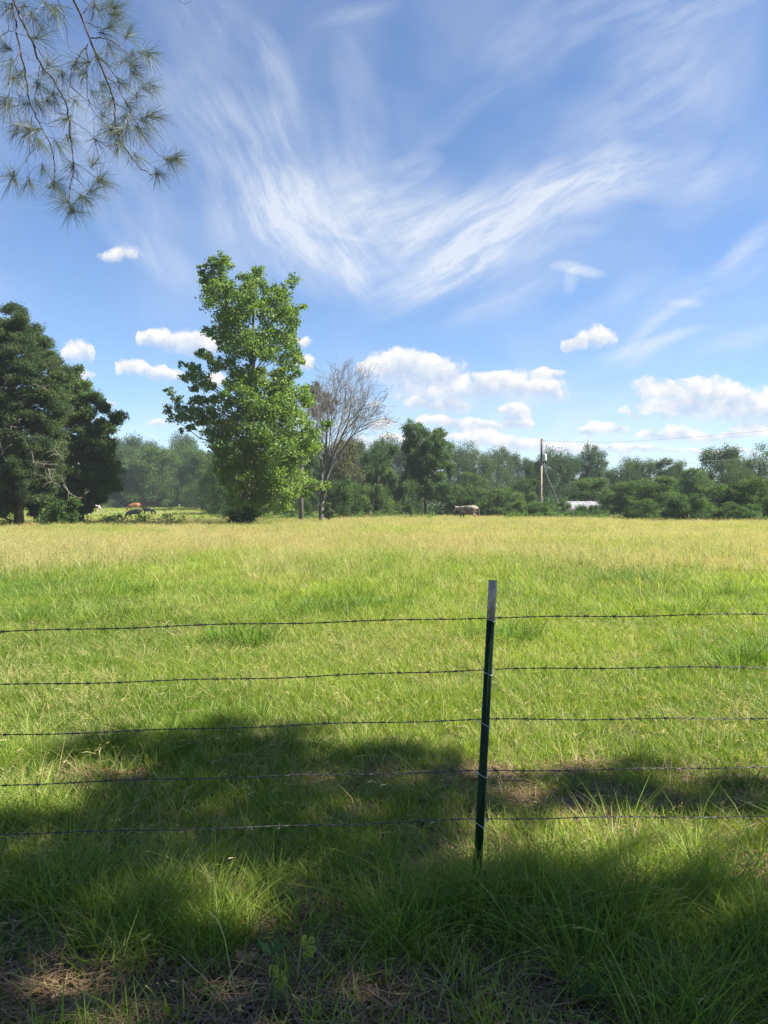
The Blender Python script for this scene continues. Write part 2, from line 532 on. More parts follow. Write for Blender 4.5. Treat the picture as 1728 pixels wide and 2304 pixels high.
# ------------------------------------------------------------------ grass: tuft meshes scattered over the field
def blades(n, radius, hmin, hmax, width, lean, bend, seed_heads=0.0, dry_bias=0.0, segs=3):
    """a tuft: n tapering, bending blades; returns mesh data"""
    ang = rng.random(n) * 2 * np.pi
    rad = np.sqrt(rng.random(n)) * radius
    base = np.stack([np.cos(ang) * rad, np.sin(ang) * rad, np.full(n, -0.01)], -1)
    h = hmin + (hmax - hmin) * rng.random(n) ** 1.3
    da = ang + rng.normal(0, .9, n)
    out = np.stack([np.cos(da), np.sin(da), np.zeros(n)], -1)
    ln = np.abs(rng.normal(lean, lean * .6 + .05, n))
    bd = np.abs(rng.normal(bend, bend * .6 + .02, n))
    w = width * (0.6 + 0.8 * rng.random(n))
    fa = rng.random(n) * np.pi * 2
    side = np.stack([np.cos(fa), np.sin(fa), np.zeros(n)], -1)
    V = np.zeros((n, 2 * segs + 1, 3))
    for i in range(segs + 1):
        t = i / segs
        c = base + out * (h * (ln * t + bd * t * t))[:, None]
        c[:, 2] += h * t * (1 - 0.35 * np.minimum(bd, 1.3) * t)
        if i < segs:
            ww = (w * (1 - 0.75 * t ** 1.6) * (0.75 if i == 0 else 1))[:, None] * side * 0.5
            V[:, 2 * i] = c - ww; V[:, 2 * i + 1] = c + ww
        else:
            V[:, 2 * segs] = c
    k = 2 * segs + 1
    i0 = np.arange(n)[:, None] * k
    quads = np.concatenate([i0 + np.array([[2 * j, 2 * j + 1, 2 * j + 3, 2 * j + 2]]) for j in range(segs - 1)])
    tris = i0 + np.array([[2 * segs - 2, 2 * segs - 1, 2 * segs]])
    var = np.repeat(np.clip(rng.random(n) * (1 - dry_bias) + dry_bias, 0, 1), k)
    Vs, Qs, Ts, As = [V.reshape(-1, 3)], [quads], [tris], [var]
    if seed_heads > 0:
        m = int(n * seed_heads)
        tips = V[:m, 2 * segs]; prev = V[:m, 2 * segs - 2]
        d = tips - prev; d /= np.linalg.norm(d, axis=1)[:, None] + 1e-9
        off = n * k
        for s in range(5):
            c = tips - d * (0.022 * s)[..., None] if False else tips - d * 0.022 * s
            r = rng.normal(size=(m, 3)); r -= d * np.sum(r * d, 1)[:, None]; r /= np.linalg.norm(r, axis=1)[:, None]
            e = c + r * 0.018 + d * 0.02
            q = np.stack([c - d * .008, c + np.cross(d, r) * width * .6, e, c - np.cross(d, r) * width * .6], 1).reshape(-1, 3)
            idx = np.arange(m)[:, None] * 4 + np.array([[0, 1, 2, 3]]) + off
            off += 4 * m
            Vs.append(q); Qs.append(idx); As.append(np.full(4 * m, .9))
    return np.concatenate(Vs), [np.concatenate(Ts), np.concatenate(Qs)], np.concatenate(As)


TUFTS = bpy.data.collections.new("grass_tufts")
TUFT_SPEC = [
    # n, radius, hmin, hmax, width, lean, bend, heads, dry
    (30, .075, .045, .12, .0042, .30, .30, 0, 0),        # 0-2 short pasture blades
    (34, .085, .05, .14, .0040, .35, .45, 0, 0),
    (26, .080, .06, .17, .0046, .25, .35, 0, 0),
    (34, .055, .14, .34, .0044, .25, .55, 0, 0),         # 3-4 long arching clumps
    (26, .060, .18, .42, .0050, .30, .75, 0, 0),
    (160, .32, .07, .17, .0075, .28, .35, 0, 0),         # 5-6 pasture patch for the middle distance
    (160, .34, .08, .22, .0080, .32, .40, 0, 0),
    (46, .28, .22, .52, .0062, .20, .30, .5, .5),       # 7-8 straw stalks with seed heads
    (38, .30, .30, .66, .0065, .16, .30, .7, .55),
    (150, .62, .16, .42, .0150, .22, .30, 0, .1),        # 9-10 far tall grass
    (130, .70, .24, .50, .0130, .20, .30, .4, .35),
    (60, .16, .12, .36, .0070, .25, .40, 0, 0),          # 11 dark rank clump
    (14, .10, .10, .26, .0030, .45, .60, .3, .55),       # 12 thin dry stems
]
for i, sp in enumerate(TUFT_SPEC):
    V, F, A = blades(*sp)
    me = make_mesh("grass_tuft_%02d" % i, V, F, False, {'var': A})
    me.materials.append(M_GRASS)
    TUFTS.objects.link(bpy.data.objects.new("grass_tuft_%02d" % i, me))


def grass_group():
    g = bpy.data.node_groups.new("scatter_tufts", 'GeometryNodeTree')
    g.interface.new_socket("Geometry", in_out='INPUT', socket_type='NodeSocketGeometry')
    g.interface.new_socket("Geometry", in_out='OUTPUT', socket_type='NodeSocketGeometry')
    gi = g.nodes.new("NodeGroupInput"); go = g.nodes.new("NodeGroupOutput")
    ci = g.nodes.new("GeometryNodeCollectionInfo")
    ci.inputs['Collection'].default_value = TUFTS
    ci.inputs['Separate Children'].default_value = True
    ci.inputs['Reset Children'].default_value = True
    ip = g.nodes.new("GeometryNodeInstanceOnPoints")
    ip.inputs['Pick Instance'].default_value = True
    def named(nm, ty):
        a = g.nodes.new("GeometryNodeInputNamedAttribute"); a.data_type = ty
        a.inputs['Name'].default_value = nm
        return a.outputs['Attribute']
    e2r = g.nodes.new("FunctionNodeEulerToRotation")
    L = g.links.new
    L(gi.outputs[0], ip.inputs['Points'])
    L(ci.outputs[0], ip.inputs['Instance'])
    L(named('tuft', 'INT'), ip.inputs['Instance Index'])
    L(named('rot', 'FLOAT_VECTOR'), e2r.inputs[0]); L(e2r.outputs[0], ip.inputs['Rotation'])
    L(named('scl', 'FLOAT_VECTOR'), ip.inputs['Scale'])
    L(ip.outputs[0], go.inputs[0])
    return g


GG = grass_group()


def scatter(name, label, x, y, kind, scl, dry, hue, tilt=0.12):
    n = len(x)
    me = bpy.data.meshes.new(name)
    me.vertices.add(n)
    me.vertices.foreach_set('co', np.stack([x, y, ground_z(x, y)], -1).astype(np.float32).ravel())
    def attr(nm, ty, arr):
        a = me.attributes.new(nm, ty, 'POINT')
        a.data.foreach_set('vector' if ty == 'FLOAT_VECTOR' else 'value', arr.ravel())
    attr('tuft', 'INT', kind.astype(np.int32))
    attr('rot', 'FLOAT_VECTOR', np.stack([rng.normal(0, tilt, n), rng.normal(0, tilt, n), rng.random(n) * 6.283], -1).astype(np.float32))
    attr('scl', 'FLOAT_VECTOR', scl.astype(np.float32))
    attr('dry', 'FLOAT', dry.astype(np.float32))
    attr('hue', 'FLOAT', hue.astype(np.float32))
    o = link(name, me)
    md = o.modifiers.new("scatter", 'NODES'); md.node_group = GG
    tag(o, label, 'grass', kind='stuff')
    return o


def wedge(n, y0, y1, k=0.66, pad=0.8):
    """n random places, uniform per area, in the part of the field between distances y0 and y1"""
    yy = np.sqrt(rng.random(n) * (y1 ** 2 - y0 ** 2) + y0 ** 2)
    xx = (rng.random(n) * 2 - 1) * (yy * k + pad)
    return xx, yy


def wedge_area(y0, y1, k=0.66, pad=0.8):
    return k * (y1 ** 2 - y0 ** 2) + 2 * pad * (y1 - y0)


def litter_mask(x, y):
    """1 where needles and bare ground show instead of grass"""
    m = np.maximum(np.exp(-(((x + .95) / .55) ** 2 + ((y - 2.45) / .26) ** 2) * 1.2),
                   np.exp(-(((x + .45) / .40) ** 2 + ((y - 2.42) / .22) ** 2)))
    m = np.maximum(m, .95 * np.exp(-(((x + 1.62) / .28) ** 2 + ((y - 4.4) / .20) ** 2)))      # bare mound
    m = np.maximum(m, .55 * np.exp(-(((x - .45) / 1.3) ** 4 + ((y - 2.34) / .21) ** 2)))
    m = np.maximum(m, .60 * sstep(.52, .68, fbm(x * 3.1 + 60, y * 3.1 + 2, 3)) * (1 - sstep(3.2, 3.9, y)))
    m = np.maximum(m, .8 * np.exp(-(((x - .37) / .13) ** 2 + ((y - 3.12) / .13) ** 2)))
    m = np.maximum(m, .85 * np.exp(-(((x + .33) / .17) ** 2 + ((y - 2.60) / .20) ** 2)))
    m = np.maximum(m, .60 * np.exp(-(((x - .75) / .35) ** 2 + ((y - 3.45) / .18) ** 2)))
    m = np.maximum(m, .55 * np.exp(-(((x + .8) / .35) ** 2 + ((y - 3.1) / .12) ** 2)))
    m = np.maximum(m, .75 * sstep(.54, .70, fbm(x * 2.1 + 8, y * 2.1, 3)) * (1 - sstep(5, 7, y)))
    return np.clip(m, 0, 1)


def dryness(x, y):
    base = .04 + .30 * sstep(11, 28, y) + .08 * sstep(28, 60, y)
    n = fbm(x * .35 + 50, y * .22 + 7, 4) - .5
    n2 = fbm(x * 1.7 + 11, y * 1.7 + 3, 3) - .5
    return base + n * (.35 + .75 * sstep(8, 22, y)) + n2 * .35


def hueness(x, y):
    return np.clip(.55 + (fbm(x * .5 + 70, y * .35 + 21, 4) - .5) * 1.5 + rng.normal(0, .18, len(x)) + .1 * sstep(4, 9, y), 0, 1)


def build_grass():
    # near sward
    X, Y, K, S_, D, H = [], [], [], [], [], []
    def push(x, y, k, s, d, h):
        X.append(x); Y.append(y); K.append(k); S_.append(s); D.append(d); H.append(h)
    def sward(y0, y1, dens, kinds, smin, smax, zs=1.0):
        n = int(wedge_area(y0, y1) * dens)
        x, y = wedge(n, y0, y1)
        keep = rng.random(n) > litter_mask(x, y) * .97
        x, y = x[keep], y[keep]; n = len(x)
        s = (smin + (smax - smin) * rng.random(n)) * (.75 + .5 * fbm(x * 1.3 + 5, y * 1.3 + 90, 3))
        push(x, y, rng.choice(kinds, n), np.stack([s, s, s * zs * (.8 + .4 * rng.random(n))], -1), dryness(x, y), hueness(x, y))
    sward(1.7, 3.4, 125, [0, 1, 2, 2], .85, 1.35)
    sward(3.2, 6.5, 300, [0, 1, 2], .7, 1.15)
    sward(6.2, 11.0, 190, [0, 1, 2], .75, 1.25)
    sward(10.0, 17.0, 24, [5, 6], .7, 1.15)
    sward(16.0, 30.0, 13, [5, 6], .8, 1.3, 1.1)
    # long arching clumps close to the fence
    n = 1150
    x, y = wedge(n, 2.15, 3.5)
    pr = .9 * (x > -.15) * (1 - sstep(2.9, 3.5, y)) + .30
    keep = (rng.random(n) < pr * (1 - litter_mask(x, y))) & (fbm(x * 2.6 + 33, y * 2.6 + 12, 3) > .47)
    x, y = x[keep], y[keep]; n = len(x)
    s = .55 + .5 * rng.random(n)
    push(x, y, rng.choice([3, 4, 3], n), np.stack([s, s, s], -1), dryness(x, y) - .1, np.clip(hueness(x, y) - .25, 0, 1))
    # a brighter clump left of centre, and rank dark clumps standing in the field
    spots = [(430, 2120, 26, .20, .75, 3), (500, 2090, 16, .14, .7, 3), (350, 2060, 14, .12, .65, 4), (60, 1720, 24, .22, .8, 4), (30, 1850, 20, .2, .75, 4),
             (900, 2080, 16, .2, .8, 4), (1350, 2120, 26, .3, .85, 4), (1550, 2090, 26, .3, .85, 3), (1700, 2150, 20, .25, .85, 4), (1180, 2060, 20, .25, .8, 3),
             (1060, 2060, 18, .12, .75, 3), (200, 2000, 14, .2, .7, 3)]
    for (px, py, c, r, s0, k) in spots:
        d = EYE * F_PX / (py - 1133)
        cxw = (px - 864) / F_PX * d
        x = rng.normal(cxw, r * .6, c); y = rng.normal(d, r * .6, c)
        y = np.maximum(y, 2.1)
        s = s0 * (.7 + .5 * rng.random(c))
        push(x, y, rng.choice([k, 3], c), np.stack([s, s, s], -1), np.full(c, -.1), np.clip(rng.normal(.45, .2, c), 0, 1))
    ranks = [(719, 1387, 34, .55), (830, 1375, 26, .4), (541, 1455, 24, .35), (1150, 1445, 22, .35), (1465, 1318, 46, .55), (1690, 1500, 34, .5), (1560, 1390, 14, .3),
             (110, 1405, 16, .35), (330, 1340, 22, .5), (1000, 1320, 14, .4), (1400, 1310, 18, .5), (560, 1350, 18, .5), (1580, 1290, 24, .8), (240, 1290, 20, .8)]
    for (px, py, c, r) in ranks:
        c = int(c * .55)
        d = EYE * F_PX / (py - 1133)
        cxw = (px - 864) / F_PX * d
        x = rng.normal(cxw, r * .7, c); y = rng.normal(d, r * .5, c)
        s = .7 + .6 * rng.random(c)
        push(x, y, np.full(c, 11), np.stack([s, s, s], -1), np.full(c, -.25), np.clip(rng.normal(.08, .1, c), 0, 1))
    # thin dry stems everywhere near
    n = 2300
    x, y = wedge(n, 2.2, 12)
    s = .7 + .6 * rng.random(n)
    push(x, y, np.full(n, 12), np.stack([s, s, s], -1), np.full(n, .75) + rng.normal(0, .2, n), hueness(x, y))
    scatter("grass", "green pasture grass on the near side of the field", np.concatenate(X), np.concatenate(Y), np.concatenate(K),
            np.concatenate(S_), np.concatenate(D), np.concatenate(H))

    # tall seeding grass further out
    X.clear(); Y.clear(); K.clear(); S_.clear(); D.clear(); H.clear()
    n = int(wedge_area(9, 32) * 9)
    x, y = wedge(n, 9, 32)
    pr = .05 + .95 * sstep(11, 26, y + (fbm(x * .25, y * .2 + 30, 3) - .5) * 14)
    keep = rng.random(n) < pr
    x, y = x[keep], y[keep]; n = len(x)
    s = .65 + .55 * rng.random(n)
    push(x, y, rng.choice([7, 8, 7], n), np.stack([s, s, s], -1), dryness(x, y) + .14, hueness(x, y))
    n = int(wedge_area(28, 84) * 3.6)
    x, y = wedge(n, 28, 84)
    lim = np.where(x < -14, 66 + 3 * np.sin(x * .3), 80)
    keep = y < lim
    x, y = x[keep], y[keep]; n = len(x)
    s = .7 + .45 * rng.random(n)
    push(x, y, rng.choice([9, 10, 10], n), np.stack([s, s, s * (.85 + .3 * rng.random(n))], -1), dryness(x, y) - .02, hueness(x, y))
    scatter("tall_grass", "straw coloured seeding grass across the far field", np.concatenate(X), np.concatenate(Y), np.concatenate(K),
            np.concatenate(S_), np.concatenate(D), np.concatenate(H), .08)

    # grazed clearing behind, on the left
    n = 5200
    y = 66 + rng.random(n) * 100
    x = -8 - rng.random(n) * 100
    keep = (x > -y * .75)
    x, y = x[keep], y[keep]; n = len(x)
    s = .8 + .5 * rng.random(n)
    push2 = np.stack([s * 1.5, s * 1.5, s * .7], -1)
    scatter("meadow_grass", "short sunlit grass of the grazed clearing behind", x, y, np.full(n, 9), push2, np.full(n, .05) + rng.normal(0, .15, n), np.clip(rng.normal(.8, .2, n), 0, 1))


build_grass()


# ------------------------------------------------------------------ ground litter
def build_litter():
    mb = MB()
    n = 34000
    x = rng.random(n) * 4.2 - 2.0
    y = 2.15 + rng.random(n) * 2.6
    keep = rng.random(n) < np.clip(litter_mask(x, y) * 1.1 + .20, 0, 1)
    x, y = x[keep], y[keep]; n = len(x)
    a = rng.random(n) * np.pi
    L = .07 + .10 * rng.random(n)
    dz = rng.normal(0, .12, n)
    d = np.stack([np.cos(a), np.sin(a), dz], -1)
    c = np.stack([x, y, ground_z(x, y) + .008 + .03 * rng.random(n)], -1)
    s = np.stack([-np.sin(a), np.cos(a), np.zeros(n)], -1) * (.0013 + .0009 * rng.random(n))[:, None]
    b = rng.normal(0, .010, n)[:, None] * np.stack([-np.sin(a), np.cos(a), np.abs(rng.normal(0, .6, n))], -1)
    p0 = c - d * L[:, None] * .5; p1 = c + b; p2 = c + d * L[:, None] * .5
    V = np.stack([p0 - s, p0 + s, p1 - s, p1 + s, p2 - s, p2 + s], 1).reshape(-1, 3)
    i = np.arange(n)[:, None] * 6
    mb.add(V, [np.concatenate([i + np.array([[0, 1, 3, 2]]), i + np.array([[2, 3, 5, 4]])])], np.repeat(rng.random(n), 6))
    o = mb.obj("pine_straw", M_STRAW)
    tag(o, "brown fallen pine needles matted on the ground in front", "pine needles", kind='stuff')
    mb = MB()
    n = 3600
    x = rng.random(n) * 4.0 - 2.0; y = 2.15 + rng.random(n) * 3.2
    keep = rng.random(n) < np.clip(litter_mask(x, y) + .16, 0, 1)
    x, y = x[keep], y[keep]; n = len(x)
    c = np.stack([x, y, ground_z(x, y) + .012 + .02 * rng.random(n)], -1)
    d = rng.normal(size=(n, 3)); d[:, 2] *= .3
    mb.leaves(c, .018 + .035 * rng.random(n) ** 2, d, rng.random(n), .6, .5)
    o = mb.obj("leaf_litter", leaf_mat("litter_leaf", (.08, .055, .035), (.27, .20, .14), .1, .8, .2, (1, .9, .8)))
    tag(o, "crumbled dry leaves lying among the grass roots", "dead leaves", kind='stuff')


build_litter()


# ------------------------------------------------------------------ fence
def build_fence():
    m_green, k, out = new_mat("green_enamel")
    co = k.n("ShaderNodeTexCoord").outputs['Object']
    f = k.smooth(k.noise(co, 40, 5, .6, '3D')[0], .35, .75)
    p = k.n("ShaderNodeBsdfPrincipled")
    k.put(p.inputs['Base Color'], k.mix(f, (.007, .026, .010), (.016, .044, .018)))
    p.inputs['Roughness'].default_value = .6
    p.inputs['Specular IOR Level'].default_value = .25
    k.t.links.new(p.outputs[0], out.inputs[0])
    m_white = noise_mat("white_paint", [(0, (.28, .245, .18)), (.6, (.44, .40, .32)), (1, (.50, .46, .38))], 30, 5, .55)
    m_wire = noise_mat("weathered_wire", [(0, (.045, .042, .04)), (1, (.13, .125, .12))], 60, 4, .5, metallic=.55)
    m_clip = noise_mat("galvanised_clip", [(0, (.45, .46, .46)), (1, (.62, .62, .62))], 40, 3, .35, metallic=.75)

    base = at(1064, 2022, 3.2); top = at(1109, 1305, 3.2)
    base[2] -= .25 * 1.0
    axis = top - base
    H = np.linalg.norm(axis); axis = axis / H
    ang = R(-163)
    u = np.array([math.cos(ang), math.sin(ang), 0]); u -= axis * np.dot(u, axis); u /= np.linalg.norm(u)
    w = np.cross(axis, u)                       # away from the flange, towards the web
    prof = np.array([(-.0175, -.0035), (.0175, -.0035), (.0175, .0025), (.0028, .0045), (.0022, .034), (-.0022, .034), (-.0028, .0045), (-.0175, .0025)])

    def extrude(mb, z0, z1, s=1.0):
        V = []
        for z in (z0, z1):
            for (a, b) in prof * s:
                V.append(a * u + b * w + axis * z)
        n = len(prof)
        j = np.arange(n); k2 = (j + 1) % n
        q = np.stack([j, k2, n + k2, n + j], -1)
        caps = np.array([[0, 1, 2, 7], [2, 3, 6, 7], [3, 4, 5, 6]])
        mb.add(np.array(V), [q, caps[:, ::-1], caps + n])

    zb = H * (1305 - 1395) / (1305 - 2022) * (np.linalg.norm(top - at(1064, 2022, 3.2)) / H)
    post = thing("fence_post", "dark green steel fence post with white painted tip, leaning right", "fence post", tuple(base + axis * .25))
    inv = Matrix.Translation(-Vector(post.location))

    def local(mb):
        mb.v = [v + base - np.array(post.location) for v in mb.v]
        return mb
    mb = MB(); extrude(mb, 0, H - zb)
    mb2 = MB(); extrude(mb2, H - zb + .0003, H, 1.03)
    for k_ in range(26):                       # studs along the face that keep the clips from sliding
        z = H - .05 - k_ * .052
        if z < .2: continue
        c = axis * z - w * .0035
        V = np.array([c - u * .008 - axis * .007 + w * .002, c + u * .008 - axis * .007 + w * .002, c + u * .008 + axis * .007 + w * .002, c - u * .008 + axis * .007 + w * .002,
                      c - u * .006 - axis * .005 - w * .005, c + u * .006 - axis * .005 - w * .005, c + u * .006 + axis * .003 - w * .005, c - u * .006 + axis * .003 - w * .005])
        fc = np.array([[4, 5, 6, 7], [0, 1, 5, 4], [1, 2, 6, 5], [2, 3, 7, 6], [3, 0, 4, 7]])
        (mb2 if z > H - zb else mb).add(V, [fc])
    local(mb).obj("post_shaft", m_green, post)
    tipo = local(mb2).obj("painted_tip", m_white, post)
    tipo['label'] = "white painted top end"
    mb = MB(); q = axis * (H - .035) + u * .010
    mb.tube([q + w * .0020, q + w * .0036], [.004, .004], 8); local(mb).obj("bolt_hole", m_wire, post)

    # five strands of barbed wire behind the post, held by wire clips
    rows = [(1421, 1388, 1383, "top strand of barbed wire, crossing the white tip of the fence post"),
            (1540, 1507, 1501, "second strand of barbed wire down, just below the white post tip"),
            (1652, 1620, 1614, "middle strand of barbed wire, third down the green fence post"),
            (1765, 1733, 1727, "fourth strand of barbed wire down, running along the shade edge"),
            (1876, 1843, 1838, "lowest strand of barbed wire, crossing the dark shaded grass")]
    # one barb: two turns round the strand and four sharp ends
    mbb = MB()
    tt = np.linspace(0, 4 * np.pi, 22)
    mbb.tube(np.stack([np.linspace(-.006, .006, 22), .0042 * np.cos(tt), .0042 * np.sin(tt)], -1), .0012, 5)
    for (a, sx) in ((.3, -1), (3.5, -1), (1.8, 1), (5.0, 1)):
        mbb.tube([(sx * .004, .003 * math.cos(a), .003 * math.sin(a)), (sx * .010, .018 * math.cos(a), .018 * math.sin(a))], [.0013, .0006], 5)
    barb_me = mbb.mesh("barb"); barb_me.materials.append(m_wire)
    rr = random.Random(3)
    for wi, (yl, ym, yr, lab) in enumerate(rows):
        pm = at(1064 + (2022 - ym) / (2022 - 1305) * 45, ym, 3.222)
        pl = at(0, yl, 2.97); pr = at(1728, yr, 3.27)
        pts = []
        xl, xr_ = -4.3, 4.6
        for x in np.linspace(xl, pm[0], 60)[:-1]:
            t = (x - pm[0]) / (pl[0] - pm[0])
            p = pm + (pl - pm) * min(t, 1.0) + (np.array([pl[0] - pm[0], (pl[1] - pm[1]), 0]) * max(t - 1, 0))
            p[2] -= .010 * math.sin(math.pi * min(max((x - xl) / (pm[0] - xl), 0), 1)) * (0.5 + .5 * math.sin(wi * 2.1)) * .5
            pts.append(p)
        for x in np.linspace(pm[0], xr_, 60):
            t = (x - pm[0]) / (pr[0] - pm[0])
            p = pm + (pr - pm) * min(t, 1.0) + np.array([pr[0] - pm[0], (pr[1] - pm[1]), 0]) * max(t - 1, 0)
            pts.append(p)
        pts = np.array(pts)
        seg = np.concatenate([[0], np.cumsum(np.linalg.norm(np.diff(pts, axis=0), axis=1))])
        total = seg[-1]
        ss = np.arange(0, total, .011)
        ctr = np.stack([np.interp(ss, seg, pts[:, j]) for j in range(3)], -1)
        ctr[:, 2] += .0025 * np.sin(ss * 9 + wi) + .003 * np.sin(ss * 2.3 + wi * 2)
        t_ = np.gradient(ctr, axis=0); t_ /= np.linalg.norm(t_, axis=1)[:, None]
        n1 = np.cross(t_, [0, 0, 1.0]); n1 /= np.linalg.norm(n1, axis=1)[:, None]
        n2 = np.cross(t_, n1)
        wire = thing("barbed_wire", lab, "barbed wire", tuple(pm), group="strands of the barbed wire fence")
        mb = MB()
        for ph in (0, math.pi):
            a = ss / .075 * 2 * math.pi + ph
            mb.tube(ctr - pm + (np.cos(a)[:, None] * n1 + np.sin(a)[:, None] * n2) * .0014, .0014, 5)
        mb.obj("wire_strand", m_wire, wire, True)
        s0 = rr.random() * .1
        while s0 < total - .05:
            i = int(s0 / .011)
            b = link("barb", barb_me, None, wire)
            b.location = tuple(ctr[i] - pm)
            ax = Vector(t_[i])
            b.rotation_euler = (Matrix.Rotation(rr.random() * 6.28, 3, ax) @ ax.to_track_quat('X', 'Z').to_matrix()).to_euler()
            s0 += .122 + rr.uniform(-.006, .006)
        # clip: a wire bent round the flange, hooked on the strand at both sides
        zc = np.dot(pm - base, axis)
        o_ = base + axis * zc
        clip = [o_ - u * .034 - w * .009 + axis * .006, o_ - u * .026 - w * .007, o_ - u * .0215 + w * .002 - axis * .002, o_ - u * .012 + w * .020 - axis * .007, o_ - u * .004 + w * .0365 - axis * .011,
                o_ + u * .004 + w * .0365 - axis * .011, o_ + u * .012 + w * .020 - axis * .007, o_ + u * .0215 + w * .002 - axis * .002, o_ + u * .026 - w * .007, o_ + u * .034 - w * .009 + axis * .007]
        clip = np.array(clip)
        mc = MB(); mc.tube(clip - np.array(post.location), .0016 if wi else .0014, 6)
        mc.obj("wire_clip", m_clip, post, True)
    return m_wire


M_WIRE = build_fence()


# ------------------------------------------------------------------ trees
def lobes_poly(poly, spacing, jitter=.35):
    """points spread through an outline"""
    poly = np.array(poly, float)
    lo, hi = poly.min(0), poly.max(0)
    out = []
    y = lo[1]; row = 0
    while y < hi[1]:
        x = lo[0] + (spacing / 2 if row % 2 else 0)
        while x < hi[0]:
            px = x + rng.normal(0, jitter * spacing); py = y + rng.normal(0, jitter * spacing)
            ins = False; j = len(poly) - 1
            for i in range(len(poly)):
                if (poly[i, 1] > py) != (poly[j, 1] > py) and px < (poly[j, 0] - poly[i, 0]) * (py - poly[i, 1]) / (poly[j, 1] - poly[i, 1]) + poly[i, 0]:
                    ins = not ins
                j = i
            if ins: out.append((px, py))
            x += spacing
        y += spacing * .87; row += 1
    return out


def clump_leaves(mb, c, r, n, size, clumps=7, var0=.45, flat=.8, spread=.34, droop=-.15, elong=.55, out_from=None):
    """leaves of one bough: sprays of leaves gathered round points spread over the bough"""
    c = np.asarray(c, float)
    k = max(2, clumps)
    d = rng.normal(size=(k, 3)); d /= np.linalg.norm(d, axis=1)[:, None]
    cc = c + d * (r * (.35 + .65 * rng.random(k) ** .6))[:, None] * np.array([1, 1, flat])
    cv = var0 + rng.normal(0, .16, k)
    idx = rng.integers(0, k, n)
    p = cc[idx] + rng.normal(0, r * spread, (n, 3)) * np.array([1, 1, .75])
    dr = rng.normal(size=(n, 3)) * .6 + (cc[idx] - (c if out_from is None else out_from)) / max(r, .01) * .5
    dr[:, 2] += droop
    mb.leaves(p, size * (.65 + .7 * rng.random(n)), dr, cv[idx] + rng.normal(0, .16, n), elong)


def limb(mb, a, b, r0, r1, sag=.12, n=7, sides=6):
    a = np.asarray(a, float); b = np.asarray(b, float)
    L = np.linalg.norm(b - a)
    t = np.linspace(0, 1, n)[:, None]
    p = a + (b - a) * t
    p[:, 2] += sag * L * np.sin(np.pi * t[:, 0])
    p[1:-1] += rng.normal(0, .025 * L, (n - 2, 3))
    mb.tube(p, np.linspace(r0, r1, n), sides)


